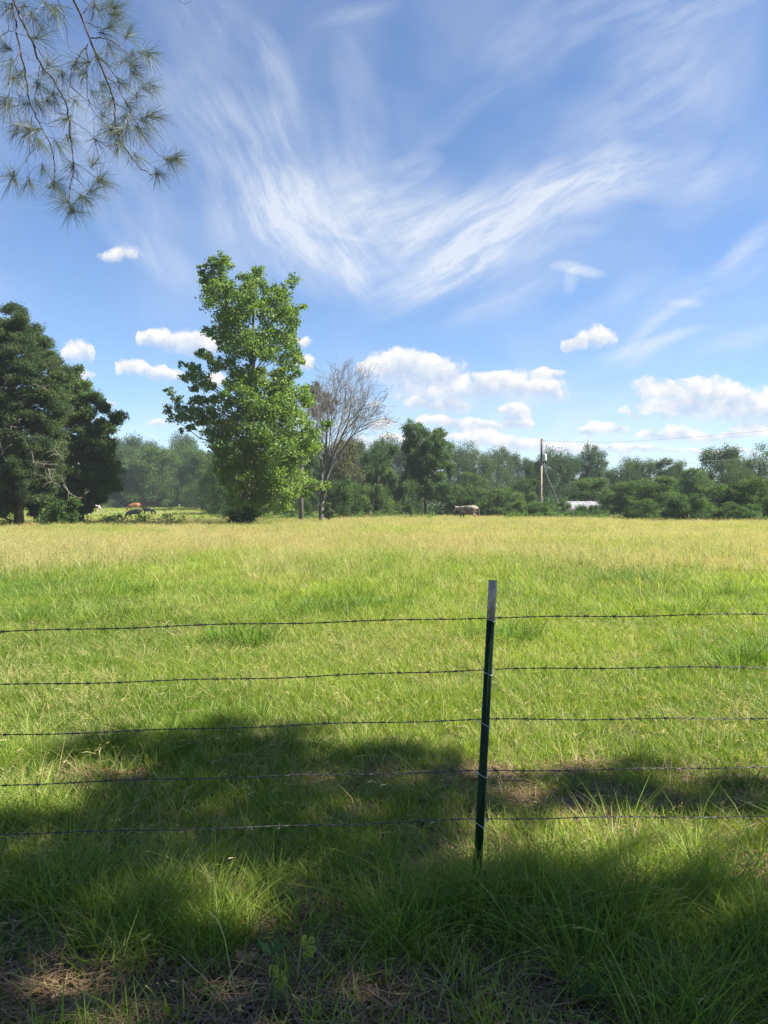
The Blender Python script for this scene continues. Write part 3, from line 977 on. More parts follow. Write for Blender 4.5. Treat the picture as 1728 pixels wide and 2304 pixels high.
def sweetgum():
    d0 = 50.0
    s = 1 / 2.765
    A = lambda zx, zy, dd=0.0: at(300 + zx * s, 540 + zy * s, d0 + dd)
    mpz = d0 / F_PX * s
    L = [(540,110,50),(430,165,40),(440,250,55),(540,200,65),(520,310,85),(455,395,55),(560,430,85),(590,260,40),
         (770,200,50),(700,250,55),(760,300,75),(680,370,85),(760,420,85),(640,480,90),
         (975,270,50),(905,300,45),(940,345,50),(900,400,85),(1020,430,45),(960,480,75),(850,470,85),(1000,520,45),(830,330,40),
         (470,570,40),(550,560,75),(640,590,85),(750,600,85),(850,600,85),(950,600,75),(560,655,45),(640,690,75),(760,700,70),(870,700,75),(990,690,65),(1030,735,38),(960,760,60),
         (420,700,36),(465,735,38),(530,770,55),(600,790,60),
         (320,780,32),(380,800,36),(340,850,45),(420,870,55),(380,930,28),(465,910,42),
         (700,830,65),(740,880,75),(640,850,50),(690,910,80),(800,830,45),(900,830,50),(1000,830,35),(940,900,80),(830,930,95),(720,980,95),(590,900,40),
         (240,945,32),(270,985,38),(215,1055,40),(300,1040,50),(250,1120,42),(330,1100,60),(400,1080,50),(380,1000,32),(440,1010,42),(500,1000,42),(560,975,42),(300,1180,20),(360,1165,32),(430,1130,50),(470,1075,50),(520,1130,60),
         (640,1060,95),(740,1080,105),(850,1050,105),(950,1000,95),(1050,950,60),(1085,990,50),(1000,1080,85),(900,1130,105),(780,1180,105),(650,1170,85),(560,1200,75),(480,1210,60),
         (1100,1180,55),(1180,1160,42),(1225,1145,28),(1080,1240,75),(980,1220,85),(1120,1300,50),
         (680,1280,90),(800,1290,90),(920,1290,90),(1020,1330,70),(560,1290,60),
         (700,1400,75),(800,1420,75),(630,1390,50),(900,1430,75),(1000,1450,75),(1080,1500,55),(1150,1525,42),(1205,1530,25),(880,1510,85),(980,1560,85),(1080,1600,45),(780,1500,75),(620,1550,50),(690,1560,65),(820,1600,75),(920,1640,60),(700,1480,60),(600,1440,65),(540,1400,60),(640,1630,55),(760,1610,70),(560,1480,50),(520,1320,55),(720,1350,80),(850,1360,80),(600,1340,70),(960,1380,70),(500,150,45),(570,140,45),(590,330,55),(480,320,55),(600,480,60),(430,230,40),(520,250,50)]
    base = A(690, 1790); base[2] = gz(base[0], base[1])
    t = thing("sweetgum_tree", "tall bright green tree with ragged open crown standing alone in the field", "tree", tuple(base))
    mb = MB(); wood = MB()
    trunk_pts = [base - base, A(700, 1600) - base, A(720, 1350) - base, A(738, 1100) - base, A(745, 850) - base, A(748, 650) - base, A(745, 450) - base, A(750, 260) - base]
    trunk_pts = np.array(trunk_pts); trunk_pts[0, 2] -= .2
    wood.tube(trunk_pts, [.30, .26, .23, .19, .15, .11, .07, .03], 9)
    side = [np.array([A(745, 800) - base, A(690, 640) - base, A(600, 450) - base, A(540, 250) - base, A(535, 120) - base]),
            np.array([A(746, 760) - base, A(800, 640) - base, A(880, 480) - base, A(950, 330) - base])]
    for sp in side: wood.tube(sp, np.linspace(.11, .025, len(sp)), 7)
    for (zx, zy, zr) in L:
        axis_x = 730 - (1100 - zy) * .0
        dx = abs(zx - axis_x) * mpz
        Rt = 4.6 * (1 - .55 * max(0, (900 - zy)) / 900) * (1.0 if zy < 1350 else .85)
        dep = math.sqrt(max(Rt * Rt - dx * dx, .2)) * .75
        light = .36 if zy < 700 else (.50 if zy < 1330 else .66)  # leaf tone by height: young foliage low down, plus sunlight painted into the colour
        reps = (-1, 1) if dep > 1.3 else (0,)
        for q in reps:
            off = q * dep * (.45 + .5 * rng.random()) + rng.normal(0, .25)
            c = A(zx + rng.normal(0, 6), zy + rng.normal(0, 6), off) - base
            r = zr * mpz * (1.0 + off / d0)
            n = int(450 * (r / .8) ** 1.9) + 50
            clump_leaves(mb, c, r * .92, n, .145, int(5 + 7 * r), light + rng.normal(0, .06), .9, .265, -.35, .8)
            # limb from the trunk up to the bough
            zt = max(c[2] - .55 * math.hypot(c[0] - trunk_pts[3][0], c[1]) - .3, 1.2)
            zt = min(zt, trunk_pts[-1, 2])
            a = np.array([np.interp(zt, trunk_pts[:, 2], trunk_pts[:, j]) for j in range(3)])
            if rng.random() < .45 and zy > 520:
                limb(wood, a, c, .02 + .009 * np.linalg.norm(c - a), .012, .04, 6, 5)
    wood.obj("trunk", M_BARK, t, True)
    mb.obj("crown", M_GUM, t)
    # suckers at the foot
    mb = MB()
    for (zx, zy, zr) in [(660, 1710, 55), (700, 1740, 55), (740, 1730, 45), (620, 1745, 30), (690, 1680, 50), (760, 1700, 40)]:
        for q in range(2):
            c = A(zx, zy, rng.normal(-.3, .5)) - base
            clump_leaves(mb, c, zr * mpz, 300, .13, 6, .12, 1, .3)
    o = mb.obj("basal_shoots", M_OAK, t)
    o['label'] = "dark leafy shoots round the foot"


sweetgum()


def outline_tree(name, label, cat, poly, to_world, d0, spacing, mpu, leaf_n, leaf_size, mat, depth, trunk, r_base, var=(.15, .85), bark=None, elong=.55, flat=.8, droop=-.15, twigs=0, extra=None, spread=.34, top_light=0.0):
    base = to_world(*trunk[0]); base[2] = gz(base[0], base[1])
    t = thing(name, label, cat, tuple(base))
    mb = MB(); wood = MB()
    tp = np.array([to_world(*q) - base for q in trunk]); tp[0] = (0, 0, -.15)
    if len(tp) > 1:
        wood.tube(tp, np.linspace(r_base, r_base * .18, len(tp)), 8)
    P_ = lobes_poly(poly, spacing)
    xs = np.array([p[0] for p in P_])
    for (px, py) in P_:
        # crown thickness: as deep as it is wide at that height
        row = [q for q in P_ if abs(q[1] - py) < spacing * 1.2]
        x0, x1 = min(q[0] for q in row), max(q[0] for q in row)
        half = max((x1 - x0) / 2 * mpu, .4); off = (px - (x0 + x1) / 2) * mpu
        dep = min(math.sqrt(max(half * half - off * off, .05)), depth)
        lv = rng.uniform(*var)
        for q in ((-1, 1) if dep > .6 else (0,)):
            dd = q * dep * (.35 + .6 * rng.random())
            c = to_world(px, py, dd) - base
            r = spacing * mpu * .72
            clump_leaves(mb, c, r, leaf_n, leaf_size, 6, lv, flat, spread, droop, elong)
            if rng.random() < .35 and len(tp) > 1:
                zt = np.clip(c[2] - .4 * abs(c[0]), tp[0, 2] + .5, tp[-1, 2])
                a = np.array([np.interp(zt, tp[:, 2], tp[:, j]) for j in range(3)])
                limb(wood, a, c, .02 + .012 * np.linalg.norm(c - a), .012, .03, 6, 5)
    if wood.v: wood.obj("trunk", bark or M_BARK, t, True)
    mb.obj("crown", mat, t)
    if twigs:
        tw = MB()
        for (pts) in extra:
            p = np.array([to_world(a, b, -depth * .9) - base for (a, b) in pts])
            tw.tube(p, np.linspace(.024, .009, len(p)), 5)
            for _ in range(4):
                i = rng.integers(0, len(p) - 1)
                q = p[i] + (p[i + 1] - p[i]) * rng.random()
                e = q + rng.normal(0, .45, 3)
                tw.tube([q, (q + e) / 2 + rng.normal(0, .06, 3), e], [.011, .009, .006], 4)
        o = tw.obj("dead_limbs", M_DEADWOOD, t)
        o['label'] = "bare grey dead limbs"
    return t


def left_group():
    s = 420 / 1659
    def tw(d0):
        return lambda zx, zy, dd=0.0: at(zx * s, 680 + zy * s, d0 + dd)
    mpu = 45 / F_PX * s
    cedar = [(-420, 520), (-250, 300), (-120, 170), (0, 130), (70, 40), (130, 30), (180, 75), (270, 130), (350, 190), (425, 240), (400, 300), (480, 370), (540, 460), (600, 560), (640, 700),
             (640, 900), (620, 1100), (560, 1300), (540, 1500), (430, 1740), (250, 1800), (0, 1800), (-400, 1800)]
    ex = [[(20, 1060), (90, 1100), (160, 1110)], [(280, 1310), (300, 1420), (330, 1440)], [(290, 1480), (380, 1440), (520, 1440)], [(370, 1560), (450, 1590), (545, 1640)],
          [(330, 1500), (370, 1440), (420, 1430)], [(300, 1525), (380, 1545), (420, 1575)], [(480, 1300), (520, 1350), (570, 1410)], [(230, 740), (320, 730), (420, 780)],
          [(0, 770), (50, 745), (80, 760)], [(0, 1200), (70, 1180), (120, 1190)], [(10, 1360), (60, 1290), (110, 1260)], [(560, 1620), (620, 1700), (720, 1750)], [(430, 1480), (450, 1560), (480, 1620)]]
    outline_tree("cedar_tree", "big dark shaggy cedar at the left edge with pale dead limbs low down", "tree", cedar, tw(45), 45, 82, mpu, 900, .125, M_CEDAR, 3.0,
                 [(170, 1960), (165, 1700), (150, 1400), (130, 1000), (110, 500), (100, 120)], .30, (.05, .8), elong=.34, flat=.6, droop=.2, twigs=1, extra=ex, spread=.38)
    oak = [(560, 470), (600, 540), (690, 575), (660, 690), (740, 730), (860, 775), (905, 850), (870, 920), (950, 965), (1030, 900), (1075, 1010), (980, 1110), (960, 1160), (1000, 1260), (1040, 1340),
           (1060, 1450), (1075, 1600), (1060, 1680), (1000, 1770), (880, 1790), (780, 1850), (660, 1910), (480, 1910), (380, 1800), (330, 1500), (420, 1200), (470, 1500), (500, 1100), (520, 700)]
    outline_tree("oak_tree", "broad mid green leafy tree beside the cedar with sprays reaching right", "tree", oak, tw(52), 52, 84, 52 / F_PX * s, 820, .14, M_PALE, 2.6,
                 [(720, 1960), (730, 1600), (740, 1200), (700, 800)], .22, (.05, .75), elong=.55, flat=.7)
    bush = [(420, 1900), (480, 1780), (560, 1730), (620, 1700), (680, 1770), (720, 1850), (700, 1930), (560, 1960), (440, 1950)]
    outline_tree("leafy_bush", "rounded green bush at the foot of the left cedar beside the clearing", "bush", bush, tw(43), 43, 60, 43 / F_PX * s, 420, .10, M_OAK, .8,
                 [(570, 1960), (575, 1850)], .04, (.35, .75))
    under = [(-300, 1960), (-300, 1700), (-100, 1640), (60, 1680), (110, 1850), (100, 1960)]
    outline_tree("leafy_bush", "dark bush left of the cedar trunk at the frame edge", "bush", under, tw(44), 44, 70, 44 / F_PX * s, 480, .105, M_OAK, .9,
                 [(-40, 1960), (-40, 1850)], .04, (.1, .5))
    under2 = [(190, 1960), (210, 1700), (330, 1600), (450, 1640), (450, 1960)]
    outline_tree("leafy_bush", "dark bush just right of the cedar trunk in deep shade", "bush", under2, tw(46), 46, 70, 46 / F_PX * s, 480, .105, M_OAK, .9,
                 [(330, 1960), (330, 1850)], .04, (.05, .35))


left_group()


def bare_tree():
    """leafless fan-shaped tree right of the tall green one"""
    s = 600 / 1659
    d0 = 58.0
    A = lambda zx, zy, dd=0.0: at(640 + zx * s, 800 + zy * s, d0 + dd)
    base = A(228, 1010); base[2] = gz(base[0], base[1])
    t = thing("bare_tree", "leafless grey tree fanning out thin twigs beside the tall green tree", "tree", tuple(base))
    wood = MB(); tw = MB(); dry = MB()
    leafpts = []
    rr = np.random.default_rng(21)
    def grow(p, d, r, L, lev):
        n = 5
        pts = [p]
        for i in range(n):
            d = d + rr.normal(0, .05, 3); d[2] += .035 * (1 if lev < 3 else .6); d /= np.linalg.norm(d)
            pts.append(pts[-1] + d * L / n)
        pts = np.array(pts)
        r1 = r * .55
        (wood if lev < 2 else tw).tube(pts, np.maximum(np.linspace(r, r1, n + 1), .0075), 6 if lev < 2 else 4, cap=False)
        if lev >= 5 or r1 < .0022:
            leafpts.append(pts[-1]); return
        k = {0: 3, 1: 5, 2: 5, 3: 3, 4: 3}[lev]
        for j in range(k):
            f = .35 + .65 * (j + .8 * rr.random()) / k if lev else .5 + .5 * j / k
            q = pts[min(int(f * n), n)]
            side = rr.normal(size=3); side -= d * np.dot(side, d); side /= np.linalg.norm(side)
            nd = d + side * (.42 + .32 * rr.random()); nd /= np.linalg.norm(nd)
            grow(q, nd, r1 * (.78 if j == k - 1 else .6), L * (.62 + .18 * rr.random()), lev + 1)
    stems = [((228, 1000), (228, 850), (262, 640), (262, 480), .21), ((240, 900), (262, 700), (330, 560), (400, 410), .12), ((236, 850), (240, 700), (215, 600), (190, 480), .09),
             ((250, 800), (300, 650), (380, 560), (455, 455), .10), ((245, 860), (280, 640), (330, 500), (380, 330), .11), ((262, 700), (270, 600), (300, 450), (290, 330), .08), ((240, 760), (250, 620), (240, 480), (215, 330), .07), ((250, 700), (290, 560), (370, 480), (430, 380), .07)]
    for (a, b, c, e, r) in stems:
        P4 = np.array([A(*a), A(*b, rr.normal(0, .3)), A(*c, rr.normal(0, .6)), A(*e, rr.normal(0, 1.0))]) - base
        if a == (228, 1000): P4[0] = (0, 0, -.2)
        tt = np.linspace(0, 1, 10)[:, None]
        p = ((1 - tt) ** 3) * P4[0] + 3 * ((1 - tt) ** 2) * tt * P4[1] + 3 * (1 - tt) * tt ** 2 * P4[2] + tt ** 3 * P4[3]
        wood.tube(p, np.linspace(r, r * .35, 10), 7)
        for i in (4, 6, 7, 8, 9, 9):
            d = p[i] - p[i - 1]; d /= np.linalg.norm(d)
            side = rr.normal(size=3); side -= d * np.dot(side, d); side /= np.linalg.norm(side)
            nd = d + side * .48 + np.array([.06, 0, .10]); nd /= np.linalg.norm(nd)
            grow(p[i], nd, r * .32, 1.75 + .85 * rr.random(), 2)
    lp = np.array(leafpts)
    lp = lp[rr.random(len(lp)) < .55]
    wood.obj("trunk", M_GREYBARK, t, True)
    tw.obj("twigs", M_GREYBARK, t)
    n = len(lp)
    if n:
        p = lp + rr.normal(0, .05, (n, 3)) * 1
        dry.leaves(p, .07 + .06 * rr.random(n), rr.normal(size=(n, 3)) + np.array([0, 0, -.8]), rr.random(n), .5, .5)
        o = dry.obj("withered_leaves", M_DRYLEAF, t)
        o['label'] = "a few brown withered leaves at the twig ends"
    # old cedar behind it, mostly brown
    s2 = 600 / 1659
    B = lambda zx, zy, dd=0.0: at(300 + zx / 2.765, 540 + zy / 2.765, 62 + dd)
    poly = [(1055, 890), (1130, 875), (1150, 930), (1220, 950), (1270, 1010), (1245, 1070), (1160, 1065), (1130, 1120), (1090, 1100), (1100, 1000)]
    outline_tree("old_cedar", "olive brown half dead cedar clump between the tall green tree and bare tree", "tree", poly, B, 62, 34, 62 / F_PX / 2.765, 190, .15, M_OLIVE, .9,
                 [(1042, 1720), (1045, 1500), (1050, 1300), (1075, 1120), (1120, 960)], .2, (.1, .7), bark=M_GREYBARK, elong=.35, droop=.1)
    poly = [(1170, 1700), (1180, 1650), (1215, 1630), (1240, 1680), (1250, 1735), (1170, 1735)]
    C_ = lambda zx, zy, dd=0.0: at(300 + zx / 2.765, 540 + zy / 2.765, 57 + dd)
    outline_tree("cedar_sapling", "small green cedar sapling at the foot of the leafless tree", "shrub", poly, C_, 57, 20, 57 / F_PX / 2.765, 120, .12, M_CEDAR, .5, [(1210, 1740), (1210, 1660)], .04, (.4, 1.0), elong=.3)


bare_tree()


# ---- woodland along the far side: a few crown shapes, each tree its own object
def crown_variant(seed, kind):
    """crown and trunk in units of the tree height (1 high); half width about .42"""
    global rng
    keep = rng; rng = np.random.default_rng(seed)
    mb = MB(); wood = MB()
    wood.tube([(0, 0, -.03), (.01, 0, .3), (-.005, .01, .6), (.01, 0, .85)], [.032, .024, .016, .006], 7)
    nl = {'round': 30, 'layer': 34, 'tall': 28, 'bush': 26}[kind]
    for i in range(nl):
        a = i * 2.4 + rng.normal(0, .3)
        f = (i + .5) / nl
        if kind == 'round':
            z = .22 + .72 * f; rr = .40 * math.sqrt(max(1 - ((z - .52) / .50) ** 2, .02)); lr = .165; fl = .8
        elif kind == 'layer':
            z = .12 + .82 * f; rr = .42 * (1 - .55 * f ** 1.6) * (.75 + .35 * rng.random()); lr = .155; fl = .5
        elif kind == 'tall':
            z = .15 + .80 * f; rr = .30 * math.sqrt(max(1 - ((z - .45) / .60) ** 2, .02)) * (.7 + .5 * rng.random()); lr = .135; fl = .95
        else:
            z = .05 + .82 * f; rr = .55 * math.sqrt(max(1 - (z / 1.0) ** 2, .02)); lr = .20; fl = .75
        rad = rr * (.45 + .55 * rng.random() ** .5)
        rad *= rng.uniform(.75, 1.25)
        c = np.array([math.cos(a) * rad, math.sin(a) * rad, max(z + rng.normal(0, .055), .06)])
        clump_leaves(mb, c, lr * rng.uniform(.6, 1.15), 1050, .021 if kind != 'bush' else .030, 11, rng.uniform(.15, .8), fl, .30, -.1, .6)
        if i % 2 == 0:
            zt = max(.1, c[2] - .22)
            limb(wood, (0, 0, min(zt, .8)), c, .009, .003, .05, 5, 4)
    m = (mb.mesh("crown"), wood.mesh("trunk", True))
    rng = keep
    return m


VARIANTS = {k: [crown_variant(100 * j + 7 * i, k) for i in range(n)] for j, (k, n) in enumerate((('round', 3), ('layer', 3), ('tall', 2), ('bush', 3)))}
_mats = {}


def variant_mesh(kind, i, mat):
    key = (kind, i, mat.name)
    if key not in _mats:
        cm, tm = VARIANTS[kind][i]
        c2 = cm.copy(); c2.materials.clear(); c2.materials.append(mat)
        if not tm.materials: tm.materials.append(M_BARK)
        _mats[key] = (c2, tm)
    return _mats[key]


def wood_tree(px, top, d, half, kind, mat, label, group=None, name=None, rz=None):
    x = (px - 864) / F_PX * d
    g = gz(x, d)
    H = EYE + (1133 - top) / F_PX * d - g
    Wd = half / F_PX * d
    i = random.randrange(len(VARIANTS[kind]))
    cm, tm = variant_mesh(kind, i, mat)
    bush = kind == 'bush'
    t = thing(name or ("shrub" if bush else "woodland_tree"), label, "shrub" if bush else "tree", (x, d, g), rz if rz is not None else random.uniform(0, 6.28), group)
    k = Wd / ({'round': .47, 'layer': .48, 'tall': .36, 'bush': .62}[kind])
    t.scale = (k, k, H / .99)
    link("crown", cm, None, t)
    link("trunk", tm, None, t)
    return t


def woodland():
    B1 = "hazy trees behind the clearing on the left"
    B2 = "hazy round-topped trees along the far skyline"
    B3 = "trees in the shade behind the tall green tree"
    H_, O_, P_ = M_HAZEL, M_OAK, M_PALE
    lb1 = "hazy tree on the skyline behind the left clearing"
    lb2 = "hazy round-topped tree on the far skyline behind the middle bushes"
    lb3 = "dark tree standing in the shade behind the tall green tree"
    for a in [(275, 984, 176, 46, 'round'), (325, 992, 176, 40, 'round'), (235, 1000, 176, 40, 'round'), (180, 1010, 176, 45, 'layer'), (110, 1010, 150, 50, 'round'), (30, 1000, 150, 50, 'round'), (-60, 1000, 150, 55, 'layer')]:
        wood_tree(*a, H_, lb1, B1)
    wood_tree(350, 1000, 156, 72, 'layer', O_, "broad layered green tree behind the brown and black cattle")
    wood_tree(415, 983, 172, 38, 'round', H_, "dark rounded treetop rising above the layered tree left of centre")
    for a in [(255, 1005, 168, 44, 'round'), (300, 1010, 170, 44, 'layer'), (390, 1010, 166, 46, 'round'), (435, 1010, 160, 46, 'layer'), (330, 1060, 164, 40, 'bush'), (400, 1075, 160, 40, 'bush'), (450, 1080, 152, 40, 'bush'), (240, 1060, 160, 40, 'bush')]:
        wood_tree(*a, O_, lb1, B1)
    wood_tree(285, 1045, 160, 40, 'layer', O_, "green tree close behind the brown cow at the clearing edge")
    wood_tree(225, 1085, 152, 40, 'bush', M_CEDAR, "olive cedar shrub behind the white cow in the clearing", name="cedar_shrub")
    wood_tree(265, 1100, 155, 30, 'bush', M_CEDAR, "dark shrub just left of the brown cow", name="cedar_shrub")
    for a in [(455, 1010, 140, 50, 'layer'), (505, 1020, 100, 50, 'round'), (560, 1015, 95, 55, 'layer'), (620, 1020, 92, 50, 'round'), (480, 1060, 125, 40, 'bush'), (600, 1075, 80, 45, 'bush'), (540, 1080, 84, 45, 'bush')]:
        wood_tree(*a, O_, lb3, B3)
    wood_tree(665, 1060, 72, 36, 'bush', O_, "green bush below the old cedar beside the bare trunk")
    wood_tree(700, 1020, 88, 42, 'layer', O_, "mid green tree right behind the bare tree trunk")
    wood_tree(770, 995, 80, 58, 'layer', M_OLIVE, "shaggy olive green tree right of the bare tree")
    wood_tree(775, 1075, 70, 46, 'bush', O_, "low leafy shrub right of the bare tree at the field edge")
    wood_tree(850, 1008, 86, 46, 'tall', O_, "slender green tree left of the tall leaning treetop")
    wood_tree(840, 1085, 76, 46, 'bush', P_, "bright leafy shrub below the slender tree left of centre")
    wood_tree(900, 1060, 80, 40, 'bush', O_, "dark shrub at the left foot of the leaning treetop tree")
    for a in [(790, 990, 150, 44, 'round'), (868, 992, 150, 44, 'round'), (925, 1000, 150, 46, 'round'), (1030, 1008, 140, 44, 'round'), (1078, 1018, 132, 44, 'round'), (1120, 1014, 145, 38, 'round'),
              (1165, 1022, 150, 34, 'round'), (1205, 1040, 150, 36, 'layer'), (730, 1000, 150, 44, 'round'), (650, 1000, 150, 44, 'round')]:
        wood_tree(*a, H_, lb2, B2)
    # the tree with a leaning, pointed top
    s = 600 / 1659
    A = lambda zx, zy, dd=0.0: at(640 + zx * s, 800 + zy * s, 82 + dd)
    poly = [(735, 430), (780, 400), (835, 430), (880, 450), (940, 455), (1000, 490), (1028, 540), (1020, 620), (1045, 700), (1085, 850), (1045, 905), (960, 890), (900, 910), (840, 890), (790, 790),
            (755, 700), (735, 620), (760, 560), (745, 515), (768, 490), (750, 465)]
    outline_tree("leaning_top_tree", "tall leafy tree in the middle with a pointed top leaning left", "tree", poly, A, 82, 46, 82 / F_PX * s, 520, .155, M_OAK, 2.4,
                 [(880, 1000), (878, 850), (890, 700), (900, 560)], .2, (.15, .8))
    wood_tree(1045, 1090, 84, 34, 'bush', O_, "dark shrub behind the head of the pale cow")
    wood_tree(1120, 1095, 82, 66, 'bush', P_, "wide rounded green bush right of the pale cow")
    wood_tree(1060, 1060, 98, 46, 'layer', O_, "layered green tree above and behind the pale cow")
    wood_tree(1180, 1082, 96, 32, 'tall', O_, "small pointed tree left of the utility pole")
    wood_tree(1165, 1125, 76, 40, 'bush', P_, "low bush at the left foot of the utility pole")
    wood_tree(1250, 1020, 118, 50, 'round', H_, "dense dark tree right behind the utility pole")
    wood_tree(1200, 1035, 124, 34, 'layer', H_, "dark tree just left behind the utility pole")
    wood_tree(1335, 1014, 122, 34, 'tall', H_, "pointed treetop above the metal roofed shed")
    wood_tree(1290, 1026, 126, 34, 'round', H_, "hazy treetop between the utility pole and the pointed treetop")
    wood_tree(1335, 1072, 97, 66, 'layer', P_, "light green layered tree directly behind the metal roofed shed")
    wood_tree(1218, 1128, 73, 44, 'bush', O_, "bush covering the left end of the shed")
    wood_tree(1290, 1148, 71, 36, 'bush', O_, "low bush in front of the middle of the shed")
    wood_tree(1352, 1146, 72, 22, 'bush', P_, "small bush at the right end of the shed roof")
    wood_tree(1262, 1122, 76, 26, 'bush', P_, "leafy bush overlapping the left corner of the shed roof")
    wood_tree(1308, 1136, 76, 20, 'bush', O_, "small sprig bush poking above the shed eave")
    wood_tree(1335, 1134, 76, 15, 'bush', P_, "smallest sprig in front of the right part of the shed roof")
    wood_tree(1395, 1048, 110, 40, 'round', H_, "rounded tree on the skyline right of the shed")
    wood_tree(1440, 1032, 115, 46, 'round', H_, "hazy treetop on the skyline right of the gap above the shed")
    wood_tree(1508, 1030, 112, 52, 'layer', H_, "flat-topped tree on the skyline left of the big rounded treetop")
    wood_tree(1412, 1085, 80, 58, 'layer', O_, "mid green spreading tree right of the shed")
    wood_tree(1480, 1070, 72, 66, 'layer', O_, "broad bushy tree in the middle of the right hand thicket")
    wood_tree(1560, 1052, 88, 56, 'layer', O_, "leafy tree below and left of the big rounded treetop")
    wood_tree(1625, 1006, 98, 54, 'round', H_, "big dark rounded treetop standing above the right hand trees")
    wood_tree(1610, 1085, 64, 58, 'bush', P_, "pale leafy shrub below the big rounded treetop")
    wood_tree(1708, 1022, 100, 50, 'round', H_, "dark treetop at the right frame edge")
    wood_tree(1690, 1078, 62, 58, 'layer', O_, "green leafy tree low at the right frame edge")
    wood_tree(1660, 1050, 90, 36, 'round', H_, "small dark treetop between the rounded tree and the frame edge")
    wood_tree(1545, 1108, 60, 56, 'bush', O_, "dark green thicket shrub at the field edge right of centre of the thicket")
    wood_tree(1445, 1120, 64, 46, 'bush', O_, "low dark shrub at the field edge right of the shed")
    wood_tree(1670, 1130, 56, 60, 'bush', O_, "low shrub at the field edge by the right frame edge")
    for a in [(1780, 1030, 100, 55, 'layer'), (1850, 1040, 90, 55, 'round'), (1800, 1090, 60, 60, 'bush'), (1930, 1080, 60, 70, 'layer'), (1990, 1030, 90, 60, 'round')]:
        wood_tree(*a, O_, "green tree of the thicket running on past the right frame edge", "trees past the right edge")
    # the wood behind, one mass
    mb = MB()
    for i in range(260):
        x = -120 + 260 * (i + rng.random()) / 260
        y = 188 + rng.normal(0, 4)
        g = gz(x, y)
        for q in range(3):
            clump_leaves(mb, (x, y, g + .8 + 2.6 * q + rng.normal(0, .5)), 1.9, 150, .5, 7, rng.uniform(.1, .7), .8, .35)
    for i in range(120):
        x = 2 + 60 * (i + rng.random()) / 120
        y = 102 + rng.normal(0, 2)
        g = gz(x, y)
        for q in range(2):
            clump_leaves(mb, (x, y, g + .6 + 1.3 * q), 1.3, 150, .34, 7, rng.uniform(.1, .6), .8, .35)
    o = mb.obj("undergrowth", M_HAZEL)
    tag(o, "dark mass of undergrowth filling the wood behind the trees", "undergrowth", kind='stuff')
    # weeds along the edge of the field
    mb = MB()
    for i in range(420):
        x = -32 + 80 * rng.random()
        y = np.interp(x, [-32, -14, -13, 16, 24, 48], [47, 52, 66, 70, 62, 52]) + rng.normal(0, 1.6)
        g = gz(x, y)
        if abs(x - 7.4) < 3.0: continue
        clump_leaves(mb, (x, y, g + .32 + .25 * rng.random()), .38, 50, .13, 5, rng.uniform(.2, .8), 1.1, .35, .2)
    o = mb.obj("field_edge_weeds", M_WEED)
    tag(o, "leafy weeds fringing the far edge of the tall grass", "weeds", kind='stuff')
    mb = MB()
    for i in range(11):
        px = 345 + 130 * rng.random()
        d = 84 + rng.normal(0, 3)
        x = (px - 864) / F_PX * d
        clump_leaves(mb, (x, d, gz(x, d) + .25 + .2 * rng.random()), .3, 50, .10, 5, rng.uniform(.0, .4), 1.1, .35, .2)
    o = mb.obj("clearing_weeds", M_OAK)
    tag(o, "dark weeds in a row across the clearing left of the tall green tree", "weeds", kind='stuff')


woodland()


# ------------------------------------------------------------------ overhanging pine
def pine_tuft(mb, p, d, n, L, wd, rr, up=0.0):
    d = d / (np.linalg.norm(d) + 1e-9)
    v = rr.normal(size=(n, 3)); v /= np.linalg.norm(v, axis=1)[:, None]
    dirs = d * (.55 + .5 * rr.random(n))[:, None] + v * .85
    dirs /= np.linalg.norm(dirs, axis=1)[:, None]
    st = p - d * (.06 * rr.random(n))[:, None]
    ln = L * (.7 + .45 * rr.random(n))
    end = st + dirs * ln[:, None]; end[:, 2] -= .10 * ln
    midp = st + dirs * ln[:, None] * .5; midp[:, 2] += .01 * ln
    s = np.cross(dirs, rr.normal(size=(n, 3))); s /= np.linalg.norm(s, axis=1)[:, None] + 1e-9
    s *= wd * .5
    V = np.stack([st - s * .7, st + s * .7, midp - s, midp + s, end - s * .25, end + s * .25], 1).reshape(-1, 3)
    i = np.arange(n)[:, None] * 6
    mb.add(V, [np.concatenate([i + np.array([[0, 1, 3, 2]]), i + np.array([[2, 3, 5, 4]])])], np.repeat(np.clip(rr.random(n) * .8 + rr.normal(.1, .1), 0, 1), 6))


